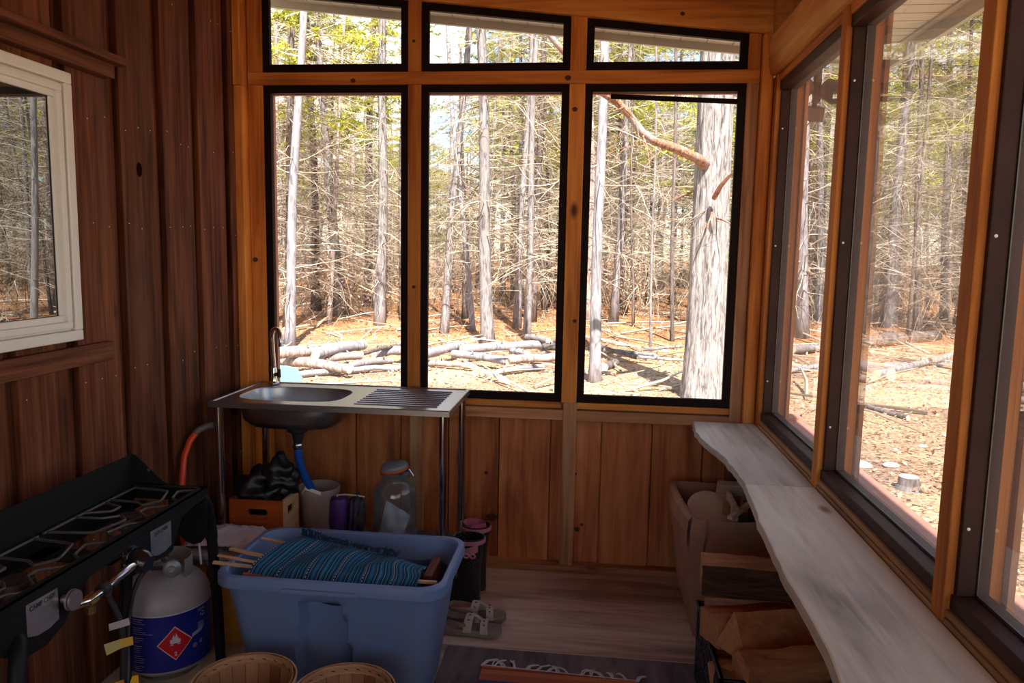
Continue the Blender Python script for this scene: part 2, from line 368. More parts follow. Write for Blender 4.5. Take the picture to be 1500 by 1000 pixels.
# screens of the back wall
def backwindow(n, xa, xb, za, zb, zb2, t=.034, mat='screen'):
    """frame with possibly sloped top (zb at xa, zb2 at xb)"""
    e = empty('window_%d' % n, ((xa+xb)/2, 3.55, za), kind='structure')
    mb = MB(); y0, y1 = 3.526, 3.552
    tz = t*1.1
    def q(p): mb.add([(a, y0, b) for a, b in p]+[(a, y1, b) for a, b in p], [(0,1,2,3),(7,6,5,4),(0,4,5,1),(1,5,6,2),(2,6,7,3),(3,7,4,0)])
    sl_ = (zb2-zb)/(xb-xa)
    q([(xa, za), (xb, za), (xb, za+tz), (xa, za+tz)])
    q([(xa, zb-t), (xb, zb2-t), (xb, zb2), (xa, zb)])
    q([(xa, za+tz), (xa+t, za+tz), (xa+t, zb-t+sl_*t), (xa, zb-t)])
    q([(xb-t, za+tz), (xb, za+tz), (xb, zb2-t), (xb-t, zb2-t-sl_*t)])
    mb.build('frame', M['darkframe'], e, bevel=.002)
    mb = MB(); mb.add([(xa+.01, 3.547, za+.01), (xb-.01, 3.547, za+.01), (xb-.01, 3.547, zb2-.01), (xa+.01, 3.547, zb-.01)], [(0,1,2,3)])
    mb.build('insect_screen', M[mat], e)
    return e
backwindow(1, -1.587, -.886, .848, 2.312, 2.312)
backwindow(2, -.822, -.138, .848, 2.312, 2.312)
w3 = backwindow(3, -.065, .644, .848, 2.312, 2.312)
mb = MB(); mb.bar((.05, 3.549, 2.262), (.61, 3.549, 2.238), .008, .022); mb.build('sagging_spline', M['darkframe'], w3)
for n, a, b in ((4, -1.587, -.886), (5, -.822, -.138), (6, -.065, .644)):
    backwindow(n, a, b, 2.371, zroof(a), zroof(b))
# red-brown outer casing seen past the screens
mb = MB()
for a, b in ((-1.587, -.886), (-.822, -.138), (-.065, .644)):
    mb.box(a-.01, a+.012, 3.61, 3.635, .80, 2.32, .1); mb.box(b-.012, b+.01, 3.61, 3.635, .80, 2.32, .1)
    mb.box(a, b, 3.61, 3.635, 2.285, 2.36, .1)
mb.build('trim_2', M['redpaint'])['kind'] = 'structure'
mb = MB(); mb.box(-1.72, 1.0, 3.60, 3.70, .775, .80); mb.build('outer_ledge', M['redpaint'], wb)

# right wall
wr = empty('wall_right', (.8, 1.5, 0), kind='structure')
mb = MB(); y = YN; k = 0
while y < 3.6:
    mb.box(.84, .87, y+.002, min(y+.25, 3.62), 0, .76, .21*k+.1); y += .25; k += 1
mb.build('panel_boards', M['panel'], wr, bevel=.002)
mb = MB(); mb.box(.765, .87, YN, 3.60, .752, .786, .3); mb.build('sill_plate', M['roughsill_y'], wr, bevel=.002)
faces = [(3.432, 3.53), (2.527, 2.580), (1.604, 1.658), (.68, .734), (-.245, -.19), (-1.17, -1.115), (-2.09, -2.04), (-3.0, -2.95)]
for k, (a, b) in enumerate(faces):
    mb = MB(); mb.box(XR, .870, a, b, .05, 2.33, .37*k+.15); mb.build('stud', M['pine'], wr, bevel=.003)
for k in range(len(faces)-1):
    a, b = faces[k+1][1], faces[k][0]
    mb = MB(); mb.box(.757, .865, a, b, .786, .800, .4+k*.3); mb.box(.760, .862, a, b, .8035, .819, .7+k*.3)
    mb.build('sill_strip', M['roughsill_y'], wr, bevel=.002)
    mb = MB(); mb.box(.764, .865, a, b, 2.300, 2.330, .1+k*.3); mb.build('head_strip', M['pine_y'], wr, bevel=.002)
    # window in the opening
    e = empty('window_%d' % ([7, 8, 9, 11, 12, 13, 14][k]), (.8, (a+b)/2, .82), kind='structure')
    mb = MB(); t = .03
    mb.box(.768, .812, a, b, .820, .853); mb.box(.768, .812, a, b, 2.262, 2.298)
    mb.box(.773, .812, a, a+.012, .853, 2.262); mb.box(.773, .812, b-.014, b, .853, 2.262)
    mb.build('frame', M['sideframe'], e, bevel=.003)
    mb = MB(); mb.box(.814, .842, a, b, .822, .858); mb.box(.814, .842, a, b, 2.265, 2.296)
    mb.box(.815, .840, a, a+.020, .858, 2.265); mb.box(.815, .840, b-.012, b, .858, 2.265)
    mb.build('outer_frame', M['sideframe'], e, bevel=.002)
    mb = MB(); mb.box(.8118, .8145, b-.017, b-.012, .853, 2.262); mb.box(.8118, .8145, a+.012, b-.014, .853, .860)
    mb.build('gasket', M['darkmetal'], e)
    mb = MB(); mb.add([(.813, a+.005, .84), (.813, b-.005, .84), (.813, b-.005, 2.28), (.813, a+.005, 2.28)], [(0,1,2,3)])
    mb.build('pane', M['vinylpane'], e)
    for zz in (1.0, 1.6, 2.1):
        mb = MB(); mb.lathe([(0, .002), (.0035, .0015), (.004, 0)], 10)
        mb.v = [(.785+v[0], b-.014-v[2], zz+v[1]) for v in mb.v]; mb.build('screw', M['nail'], e)
mb = MB(); n = 40
for k in range(n):   # rough-sawn lower edge of the big beam
    ya = YN+(3.56-YN)*k/n; yb = YN+(3.56-YN)*(k+1)/n
random.seed(8)
V = []; F = []; n = 90
for k in range(n+1):
    y_ = YN+(3.50-YN)*k/n
    zl = 2.335+.012*noise.noise((y_*3, 1, 2)); xi = .728+.008*noise.noise((y_*5, 7, 2)); w_ = .018+.014*noise.noise((y_*4, 3, 9))
    V += [(xi+w_*.6, y_, zl), (xi, y_, zl+.03+w_), (xi, y_, 2.49), (.80, y_, 2.49), (.80, y_, zl)]
for k in range(n):
    for j in range(5):
        a = k*5+j; b = k*5+(j+1) % 5; F.append((a, a+5, b+5, b))
F.append((0,1,2,3,4)); F.append(tuple(n*5+j for j in (4,3,2,1,0)))
mb.add(V, F, .3); mb.build('header_beam', M['pine_shade_lift_y'], wr)
mb = MB(); mb.box(.868, 1.0, YN, 3.66, .755, .785, 0); mb.build('outer_ledge', M['redpaint'], wr, bevel=.003)
mb = MB()
for k, (a, b) in enumerate(faces): mb.box(.871, .885, a-.02, b+.01, .79, 2.33, .3*k)
mb.build('outer_casing', M['roughstud'], wr)
mb = MB(); mb.box(.80, .885, YN, 3.63, 2.33, 2.52, .3); mb.box(.742, .885, 3.49, 3.63, 2.36, 2.74, .3); mb.build('outer_header', M['pine_y'], wr)
mb = MB(); mb.box(.871, .90, YN, 3.63, -.4, .755, .3); mb.build('outer_sheathing', M['redpaint'], wr)
# near end wall, behind the viewer
mb = MB(); k = 0; x_ = -1.72
while x_ < .80:
    mb.box(x_, min(x_+.245, .80), YN-.03, YN, 0, .85, .3*k); x_ += .25; k += 1
for x_ in (-1.72, -.9, -.05, .74): mb.box(x_, x_+.06, YN-.06, YN, .85, 2.75)
mb.build('wall_near', M['stain'])['kind'] = 'structure'
# ceiling boards + rafters
def slopebox(mb, xa, xb, ya, yb, d0, d1, tone=0, f=zroof):
    mb.hexa([(xa,ya,f(xa)+d0),(xb,ya,f(xb)+d0),(xb,yb,f(xb)+d0),(xa,yb,f(xa)+d0),(xa,ya,f(xa)+d1),(xb,ya,f(xb)+d1),(xb,yb,f(xb)+d1),(xa,yb,f(xa)+d1)], tone)
cl = empty('ceiling', (-.4, .5, 2.9), kind='structure')
mb = MB(); slopebox(mb, -1.80, .90, YN-.05, 3.66, .19, .21, .3); mb.build('deck', M['pine_x'], cl)
for k, yy in enumerate([3.05-.6*i for i in range(10)]):
    mb = MB(); slopebox(mb, -1.72, .72, yy-.02, yy+.02, .05, .19, .2*k); mb.build('rafter', M['pine_x'], cl)
# roof overhang
ov = empty('roof', (1.1, .5, 2.45), kind='structure')
mb = MB()
nY = 68
for k in range(nY):   # ribbed soffit strips run out from the wall
    y0 = YN+(3.85-YN)*k/nY; y1 = YN+(3.85-YN)*(k+1)/nY
    mb.box(.885, 1.315, y0+.010, y1-.001, 2.488, 2.496); mb.box(.885, 1.315, y0-.001, y0+.011, 2.500, 2.503)
mb.build('side_soffit', M['soffit'], ov)
mb = MB(); mb.box(1.315, 1.335, YN, 3.87, 2.425, 2.60); mb.build('side_fascia', M['fascia'], ov)
mb = MB(); mb.box(1.283, 1.315, YN, 3.85, 2.478, 2.488); mb.build('soffit_channel', M['fascia'], ov)
def zs(x): return 2.545+.107*(XR-x)
mb = MB()
for k in range(22):
    xa = -1.85+2.72*k/22; xb = -1.85+2.72*(k+1)/22
    slopebox(mb, xa+.006, xb, 3.63, 3.85, .0, .008, 0, zs); slopebox(mb, xa, xa+.006, 3.63, 3.85, .005, .011, 0, zs)
mb.build('end_soffit', M['soffit'], ov)
mb = MB(); slopebox(mb, -1.85, 1.335, 3.85, 3.87, -.035, .12, 0, zs); mb.build('end_fascia', M['fascia'], ov)
mb = MB(); slopebox(mb, -5, 1.34, YN-.1, 3.88, .17, .20, 0, zs); mb.build('roof_sheet', plain('grey_shingle', (.12,.11,.10), .9), ov)

# ================================================================== OUTDOORS
def G(x, y):
    d = max(0, y-14)+max(0, abs(x)-9)*.3
    far = min(1.0, max(0, math.hypot(x, y)-8)/10)
    return -.40 + .016*d + far*.16*noise.noise((x*.22, y*.22, 3)) + .03*noise.noise((x*.9, y*.9, 5))
def onground(px, py):
    z = -.4
    for _ in range(8): p = onz(px, py, z); z = G(p.x, p.y)
    return p
# ground
m_, nt, b = newmat('leaf_litter'); N = nt.nodes.new; L = nt.links.new
tc = N('ShaderNodeTexCoord')
vo = N('ShaderNodeTexVoronoi'); vo.inputs['Scale'].default_value = 48; L(tc.outputs['Object'], vo.inputs['Vector'])
sp = N('ShaderNodeSeparateColor'); L(vo.outputs['Color'], sp.inputs[0])
r = N('ShaderNodeValToRGB'); e = r.color_ramp.elements; r.color_ramp.interpolation = 'LINEAR'
e[0].position = 0; e[0].color = (.17,.10,.06,1); e[1].position = 1; e[1].color = (.60,.50,.39,1)
for p_, c_ in ((.25, (.33,.21,.14)), (.5, (.50,.375,.27)), (.75, (.40,.275,.18))): q = e.new(p_); q.color = (*c_, 1)
L(sp.outputs[0], r.inputs[0])
nz = N('ShaderNodeTexNoise'); nz.inputs['Scale'].default_value = .7; nz.inputs['Detail'].default_value = 6; L(tc.outputs['Object'], nz.inputs['Vector'])
r2 = N('ShaderNodeValToRGB'); r2.color_ramp.elements[0].position = .38; r2.color_ramp.elements[0].color = (.62,.56,.52,1); r2.color_ramp.elements[1].position = .62; r2.color_ramp.elements[1].color = (1.1,1.05,.9,1); L(nz.outputs[0], r2.inputs[0])
mx = N('ShaderNodeMix'); mx.data_type = 'RGBA'; mx.blend_type = 'MULTIPLY'; mx.inputs[0].default_value = 1; L(r.outputs[0], mx.inputs[6]); L(r2.outputs[0], mx.inputs[7])
spy = N('ShaderNodeSeparateXYZ'); L(tc.outputs['Object'], spy.inputs[0])
ay = N('ShaderNodeMath'); ay.operation = 'MULTIPLY_ADD'; ay.inputs[1].default_value = 9; L(nz.outputs[0], ay.inputs[0]); L(spy.outputs[1], ay.inputs[2])
ry = N('ShaderNodeMapRange'); ry.inputs['From Min'].default_value = 17.5; ry.inputs['From Max'].default_value = 22; L(ay.outputs[0], ry.inputs['Value'])
wl_ = N('ShaderNodeMix'); wl_.data_type = 'RGBA'; wl_.blend_type = 'MULTIPLY'; L(ry.outputs[0], wl_.inputs[0]); L(mx.outputs[2], wl_.inputs[6]); wl_.inputs[7].default_value = (1.0, .72, .52, 1)
L(wl_.outputs[2], b.inputs['Base Color']); b.inputs['Roughness'].default_value = .9; b.inputs['Specular IOR Level'].default_value = .1
n3 = N('ShaderNodeTexNoise'); n3.inputs['Scale'].default_value = 9; n3.inputs['Detail'].default_value = 8; L(tc.outputs['Object'], n3.inputs['Vector'])
bp = N('ShaderNodeBump'); bp.inputs['Strength'].default_value = .8; bp.inputs['Distance'].default_value = .08; L(n3.outputs[0], bp.inputs['Height']); L(bp.outputs[0], b.inputs['Normal'])
M['litter'] = m_
mb = MB(); xs = [-70+1.0*i for i in range(151)]; ys = [-30+1.0*i for i in range(116)]
xs = [-75]+[-24+.5*i for i in range(97)]+[75]; ys = [-60]+[-6+.5*i for i in range(101)]+[60, 90]
V = [(x_, y_, G(x_, y_)) for y_ in ys for x_ in xs]; n = len(xs)
F = [(j*n+i, j*n+i+1, (j+1)*n+i+1, (j+1)*n+i) for j in range(len(ys)-1) for i in range(n-1)]
mb.add(V, F); g = mb.build('ground', M['litter'], smooth=False); g['kind'] = 'structure'
g.data.polygons.foreach_set('use_smooth', [True]*len(g.data.polygons))

def leafmat(name, cols, transl=.4, rough=.7):
    m_, nt, b = newmat(name); nt.nodes.remove(b); N = nt.nodes.new; L = nt.links.new
    at = N('ShaderNodeAttribute'); at.attribute_name = 'tone'
    r = N('ShaderNodeValToRGB'); e = r.color_ramp.elements
    e[0].position = 0; e[0].color = (*cols[0], 1); e[1].position = 1; e[1].color = (*cols[-1], 1)
    for i in range(1, len(cols)-1): q = e.new(i/(len(cols)-1)); q.color = (*cols[i], 1)
    L(at.outputs['Fac'], r.inputs[0])
    d = N('ShaderNodeBsdfDiffuse'); t = N('ShaderNodeBsdfTranslucent'); mx = N('ShaderNodeMixShader'); mx.inputs[0].default_value = transl
    L(r.outputs[0], d.inputs[0]); L(r.outputs[0], t.inputs[0]); L(d.outputs[0], mx.inputs[1]); L(t.outputs[0], mx.inputs[2]); L(mx.outputs[0], nt.nodes['Material Output'].inputs[0])
    return m_
M['deadleaf'] = leafmat('dead_leaves', [(.22,.125,.075), (.40,.265,.17), (.52,.40,.29), (.63,.54,.45)], .3)
M['needles'] = leafmat('yellow_green_needles', [(.20,.24,.04), (.40,.44,.06), (.60,.60,.09), (.78,.74,.20)], .45)
M['darkneedles'] = leafmat('deep_green_needles', [(.10,.13,.04), (.22,.25,.07), (.38,.38,.10)], .4)
M['twig'] = leafmat('pale_dead_twig', [(.16,.12,.09), (.34,.27,.20), (.60,.52,.41)], .0)
def bark(name, dark, light, ridge=18, zs=3, bump=.6, patch=None):
    m_, nt, b = newmat(name); N = nt.nodes.new; L = nt.links.new
    tc = N('ShaderNodeTexCoord'); mp = N('ShaderNodeMapping'); mp.inputs['Scale'].default_value = (ridge, ridge, zs); L(tc.outputs['Object'], mp.inputs[0])
    n1 = N('ShaderNodeTexNoise'); n1.inputs['Scale'].default_value = 1; n1.inputs['Detail'].default_value = 8; n1.inputs['Roughness'].default_value = .68; n1.inputs['Distortion'].default_value = .8; L(mp.outputs[0], n1.inputs[0])
    r = N('ShaderNodeValToRGB'); e = r.color_ramp.elements; e[0].position = .36; e[0].color = (*dark, 1); e[1].position = .62; e[1].color = (*light, 1); L(n1.outputs[0], r.inputs[0])
    col = r.outputs[0]
    if patch:
        n2 = N('ShaderNodeTexNoise'); n2.inputs['Scale'].default_value = 2.2; n2.inputs['Detail'].default_value = 3; L(tc.outputs['Object'], n2.inputs[0])
        r2 = N('ShaderNodeValToRGB'); r2.color_ramp.elements[0].position = .5; r2.color_ramp.elements[1].position = .6; L(n2.outputs[0], r2.inputs[0])
        m2 = N('ShaderNodeMix'); m2.data_type = 'RGBA'; L(r2.outputs[0], m2.inputs[0]); L(col, m2.inputs[6]); m2.inputs[7].default_value = (*patch, 1); col = m2.outputs[2]
    L(col, b.inputs['Base Color']); b.inputs['Roughness'].default_value = .9; b.inputs['Specular IOR Level'].default_value = .15
    bp = N('ShaderNodeBump'); bp.inputs['Strength'].default_value = bump; bp.inputs['Distance'].default_value = .03; L(n1.outputs[0], bp.inputs['Height']); L(bp.outputs[0], b.inputs['Normal'])
    return m_
M['barkgrey'] = bark('grey_bark', (.08,.07,.07), (.30,.27,.26), patch=(.22,.19,.18))
M['barkpale'] = bark('pale_bark', (.13,.12,.125), (.37,.345,.355), ridge=12, patch=(.24,.22,.23))
M['barkdark'] = bark('dark_bark', (.05,.04,.035), (.19,.15,.13))
M['barkbig'] = bark('furrowed_bark', (.07,.06,.055), (.42,.38,.36), ridge=26, zs=3.4, bump=1.0)
M['barkpink'] = bark('pinkish_bark', (.17,.12,.10), (.44,.35,.31), patch=(.32,.25,.22))
M['cutwood'] = plain('cut_wood_end', (.66,.52,.36), .8, var=.15, bscale=60)
M['redlimb'] = bark('orange_brown_bark', (.13,.06,.035), (.46,.26,.17), ridge=22, zs=16, bump=1.0, patch=(.33,.28,.25))

def branch(mb, p, d, L_, r0, rnd, sub=2, droop=.25, nseg=6, n=4, tone=None):
    pts = [Vector(p)]; d = Vector(d).normalized(); dd = d.copy()
    for i in range(nseg):
        dd = (dd+Vector((rnd.uniform(-.22, .22), rnd.uniform(-.22, .22), rnd.uniform(-.2, .2)-droop*.25))).normalized()
        pts.append(pts[-1]+dd*(L_/nseg))
    mb.tube(pts, [r0*(1-.8*i/nseg) for i in range(nseg+1)], n, rnd.random() if tone is None else tone, cap=False)
    for k in range(sub):
        i = rnd.randint(1, nseg-1)
        d2 = ((pts[i+1]-pts[i]).normalized()*1.0+Vector((rnd.uniform(-1, 1), rnd.uniform(-1, 1), rnd.uniform(-.7, .5)))).normalized()
        branch(mb, pts[i], d2, L_*rnd.uniform(.3, .55), r0*.5, rnd, max(0, sub-2), droop, 4, 3, tone)
    return pts
def tuft(mb, p, rnd, s=.12, n=8):
    p = Vector(p); t0 = rnd.random()
    for k in range(n):
        d = Vector((rnd.gauss(0, 1), rnd.gauss(0, 1), rnd.gauss(0, .7))).normalized(); sd = d.orthogonal().normalized()*(s*.13)
        q = p+d*s*rnd.uniform(.7, 1.3)
        b0 = p+d*s*.05
        mb.add([b0-sd, b0+sd, q+sd*.6, q-sd*.6], [(0,1,2,3)], min(1, max(0, t0+rnd.uniform(-.25, .25))))
def bough(mbw, mbl, p, d, L_, rnd, tufts=16, s=.10):
    pts = branch(mbw, p, d, L_, .018, rnd, 1, .1, 6, 4)
    for k in range(int(tufts*1.5)):
        t = rnd.uniform(.25, 1)*6; i = min(5, int(t)); q = pts[i].lerp(pts[i+1], t-i)
        q = q+Vector((rnd.gauss(0, .16), rnd.gauss(0, .16), rnd.gauss(0, .05)))*L_*.6
        tuft(mbl, q, rnd, s)
def trunk_mesh(mb, base, top, r0, r1, rnd, n=10, seg=18, flare=.35, wob=.04):
    base = Vector(base); top = Vector(top); pts = []; rad = []
    ph = rnd.uniform(0, 6)
    for i in range(seg+1):
        t = i/seg; p = base.lerp(top, t)
        p += Vector((math.sin(t*7+ph)*wob, math.cos(t*5+ph)*wob, 0))*min(1, t*3)
        pts.append(p); rad.append((r0*(1-t)+r1*t)*(1+flare*math.exp(-t*(top-base).length/.35))*rnd.uniform(.95, 1.05))
    mb.tube(pts, rad, n, .3, cap=True)
    return pts, rad
def tree(base, top, r0, r1, mat, seed, label, group=None, nb=40, foliage=0, name='forest_tree', bl=1.2, hb=(.12, .95), cat='tree', nbias=None, leafm='needles', fh=.55, subs=3, ntuft=14, seg=18):
    rnd = random.Random(seed)
    base = Vector(base); top = Vector(top)
    e = empty(name, base, label=label, cat=cat, group=group)
    mb = MB(); pts, rad = trunk_mesh(mb, base-Vector((0, 0, .15)), top, r0, r1, rnd, seg=seg)
    o = mb.build('trunk', M[mat], e); o.data.polygons.foreach_set('use_smooth', [True]*len(o.data.polygons))
    mbw = MB(); mbl = MB(); nS = len(pts)-1
    for k in range(nb):
        t = rnd.uniform(*hb)*nS; i = min(nS-1, int(t)); p = pts[i].lerp(pts[i+1], t-i)
        a = rnd.uniform(0, 2*PI)
        branch(mbw, p, (math.cos(a), math.sin(a), rnd.uniform(-.25, .35)), bl*rnd.uniform(.35, 1.15), max(.006, rad[i]*.13), rnd, subs)
    for k in range(foliage):
        t = rnd.uniform(fh, 1)*nS; i = min(nS-1, int(t)); p = pts[i].lerp(pts[i+1], t-i)
        a = rnd.uniform(0, 2*PI)
        bough(mbw, mbl, p, (math.cos(a), math.sin(a), rnd.uniform(-.2, .3)), bl*rnd.uniform(.7, 1.6)*(1.25-.6*t/nS), rnd, ntuft)
    if mbw.v: mbw.build('branches', M['twig'], e)['kind'] = 'stuff'
    if mbl.v: mbl.build('foliage', M[leafm], e)
    return e
def ptree(px0, py0, px1, py1, wpx, mat, seed, label, height=9.5, taper=.55, **k):
    B = onground(px0, py0); T1 = ony(px1, py1, B.y)
    d = (T1-B); d = d*(height/d.z)
    depth = (B-EYE).dot(_f); r0 = wpx*.5/FPX*depth
    return tree(B, B+d, r0, r0*taper, mat, seed, label, **k)

# the trees one can tell apart, left to right
ptree(424, 508, 440, 40, 15, 'barkpale', 11, 'pale grey slender tree leaning slightly, leftmost behind the log pile', nb=55, bl=1.3, foliage=24, ntuft=26, fh=.55)
ptree(404, 470, 402, 130, 9, 'barkpink', 12, 'thin pinkish trunk right beside the first screen\'s left edge', nb=30, bl=1.1)
ptree(489, 455, 487, 40, 5, 'barkdark', 13, 'very thin dark sapling in the middle of the left screen', nb=26, bl=1.1, name='sapling', foliage=26, ntuft=26, fh=.5)
ptree(538, 448, 546, 30, 13, 'barkdark', 14, 'dark straight trunk, left one of the close pair in the left screen', nb=60, bl=1.6, foliage=26, ntuft=24, fh=.55)
ptree(556, 476, 563, 30, 16, 'barkgrey', 15, 'mottled grey trunk, right one of the close pair in the left screen', nb=60, bl=1.5)
ptree(588, 470, 590, 100, 7, 'barkdark', 16, 'thin dark trunk against the right edge of the left screen', nb=24, bl=1.0)
ptree(650, 488, 676, 150, 12, 'barkgrey', 17, 'grey trunk leaning to the right in the middle screen', nb=50, bl=1.3)
ptree(693, 484, 664, 140, 8, 'barkpale', 18, 'thin pale trunk leaning left just beside the thick grey trunk', nb=30, bl=1.2)
ptree(715, 505, 703, 40, 19, 'barkgrey', 19, 'thick grey trunk standing behind the log pile in the middle screen', nb=70, bl=1.9, hb=(.2, .9))
ptree(752, 440, 750, 130, 8, 'barkdark', 20, 'thin dark trunk far behind the log pile, right of the thick grey trunk', nb=40, bl=1.2)
ptree(771, 497, 784, 130, 11, 'barkgrey', 21, 'grey trunk behind the right end of the log pile in the middle screen', nb=50, bl=1.4)
ptree(803, 450, 800, 130, 6, 'barkdark', 22, 'dark thin trunk near the right edge of the middle screen', nb=34, bl=1.2)
ptree(863, 470, 866, 60, 15, 'barkpink', 23, 'broad pale trunk at the left edge of the right-hand screen', nb=40, bl=1.3)
ptree(872, 560, 882, 60, 17, 'barkpale', 24, 'smooth pale trunk in front at the left of the right-hand screen', nb=34, bl=1.6, hb=(.2, .9))
ptree(928, 478, 926, 120, 4, 'barkdark', 25, 'thin dark sapling between the pale trunk and the huge trunk, left one', nb=22, bl=1.0, name='sapling')
ptree(953, 520, 958, 200, 4, 'barkgrey', 26, 'thin grey sapling between the pale trunk and the huge trunk, middle one', nb=20, bl=.9, name='sapling')
ptree(985, 500, 988, 100, 6, 'barkdark', 27, 'dark thin trunk just left of the huge furrowed trunk', nb=30, bl=1.2)
# the big one
B = onground(1030, 582); depth = (B-EYE).dot(_f)
T1 = ony(1052, 60, B.y); d = (T1-B)*(8.5/(T1-B).z)
big = empty('large_tree', B, label='huge furrowed grey trunk with a bent limb at the right-hand screen', cat='tree')
mb = MB(); rnd = random.Random(4); n = 64; seg = 90; V = []; F = []
r0 = 27/FPX*depth
for i in range(seg+1):
    t = i/seg; h = t*8.5; c = B-Vector((0, 0, .2))+d*t
    for k in range(n):
        a = 2*PI*k/n; fl = 1+.42*math.exp(-h/.5)*(1+.35*math.sin(a*5+1))
        rg = .030*noise.noise((math.cos(a)*7, math.sin(a)*7, h*.9+noise.noise((math.cos(a)*3, math.sin(a)*3, h*1.3))*1.2))+.016*noise.noise((math.cos(a)*17, math.sin(a)*17, h*3))
        r_ = r0*(1-.22*t)*fl*(1+rg*3.0)
        V.append(c+Vector((math.cos(a)*r_, math.sin(a)*r_, 0)))
F = [(i*n+k, i*n+(k+1) % n, (i+1)*n+(k+1) % n, (i+1)*n+k) for i in range(seg) for k in range(n)]
mb.add(V, F, .2); o = mb.build('trunk', M['barkbig'], big); o.data.polygons.foreach_set('use_smooth', [True]*len(o.data.polygons))
mb = MB(); Y0 = B.y-.1
lp = [(1036,244,0), (1022,232,-.15), (1000,222,-.3), (978,213,-.4), (958,206,-.45), (940,194,-.5), (925,172,-.5), (905,150,-.55), (884,136,-.6), (862,116,-.6), (836,88,-.7), (805,52,-.75), (780,20,-.8)]
pts = [ony(a, b_, Y0+c_*2) for a, b_, c_ in lp]
mb.tube(pts, [.085, .066, .056, .054, .052, .050, .046, .044, .042, .040, .036, .032, .028], 14, .4, jit=.16)
o = mb.build('broken_limb', M['redlimb'], big); o.data.polygons.foreach_set('use_smooth', [True]*len(o.data.polygons))
mb = MB()
mb.tube([ony(1046, 290, Y0-.25), ony(1056, 272, Y0-.45), ony(1068, 258, Y0-.6), ony(1076, 252, Y0-.7)], [.035, .03, .022, .015], 8, .4)
for k in range(8): branch(mb, pts[3+k], (rnd.uniform(-1, 1), rnd.uniform(-.5, .5), rnd.uniform(-1, .3)), rnd.uniform(.3, .9), .012, rnd, 2)
for k in range(14):
    a = rnd.uniform(0, 6.28); h = rnd.uniform(2.5, 8); branch(mb, B+Vector((0, 0, h))+Vector((d.x, 0, 0))*(h/8.5), (math.cos(a), math.sin(a), -.1), rnd.uniform(.6, 1.5), .02, rnd, 3)
mb.build('dead_branches', M['redlimb'], big)['kind'] = 'stuff'
# seen through the side panes
ptree(1199, 470, 1203, 160, 12, 'barkpale', 31, 'pale straight trunk seen through the farthest side pane', nb=40, bl=1.3, leafm='needles', foliage=14, ntuft=20)
ptree(1182, 455, 1186, 160, 5, 'barkdark', 38, 'thin dark trunk seen at the left of the farthest side pane', nb=24, bl=1.2)
ptree(1312, 452, 1326, 100, 13, 'barkdark', 32, 'dark straight trunk seen in the middle side pane', nb=70, bl=2.0, foliage=60, ntuft=22, fh=.45)
ptree(1342, 470, 1350, 200, 5, 'barkpale', 33, 'thin pale trunk just right of the dark trunk in the middle side pane', nb=26, bl=1.2)
ptree(1384, 468, 1392, 40, 12, 'barkpale', 34, 'white mottled trunk near the right of the middle side pane', nb=50, bl=1.6, foliage=30, ntuft=22)
ptree(1276, 470, 1290, 120, 6, 'barkgrey', 35, 'thin grey trunk at the left of the middle side pane', nb=30, bl=1.4, foliage=20, ntuft=20)
ptree(1408, 480, 1420, 100, 7, 'barkgrey', 36, 'grey trunk behind the post between the two nearest side panes', nb=40, bl=1.5, foliage=20, ntuft=20)
ptree(1490, 560, 1505, 100, 12, 'barkgrey', 37, 'grey trunk at the far right edge of the photo', nb=40, bl=1.5)

# woods behind: a few kinds, copied
protos = []
rnd = random.Random(77)
kinds = [('barkgrey', 0), ('barkdark', 0), ('barkpale', 0), ('barkgrey', 26), ('barkdark', 34), ('barkpink', 0), ('barkdark', 60), ('barkgrey', 46), ('barkdark', 0), ('barkgrey', 0)]
for k, (mt, fol) in enumerate(kinds):
    h = rnd.uniform(9, 13)
    e = tree((0, 0, 0), (rnd.uniform(-.5, .5), rnd.uniform(-.5, .5), h), rnd.uniform(.07, .13) if k < 8 else .045, .04 if k < 8 else .015, mt, 300+k, '', nb=190 if k < 8 else 90, foliage=fol, bl=2.1, hb=(.11, .95), subs=3, ntuft=30, fh=(.45 if k in (3, 4, 7) else .3), name='woodland_tree', leafm='needles' if k != 6 else 'darkneedles', seg=10)
    protos.append(e)
KL = ['bare grey-barked trunk', 'bare dark-barked trunk', 'bare pale-barked trunk', 'grey trunk with a few yellow-green needle boughs', 'dark trunk with some yellow-green needle boughs', 'bare pinkish-barked trunk', 'dark trunk thickly covered with deep green needles', 'grey trunk with many yellow-green needle boughs', 'very thin dark stem', 'very thin grey stem']
GN = ['grey trunks', 'dark trunks', 'pale trunks', 'sparse grey conifers', 'sparse dark conifers', 'pinkish trunks', 'dense dark conifers', 'full grey conifers', 'thin dark stems', 'thin grey stems']
used = [False]*len(protos); cnt = 0; spots = []
tries = 0
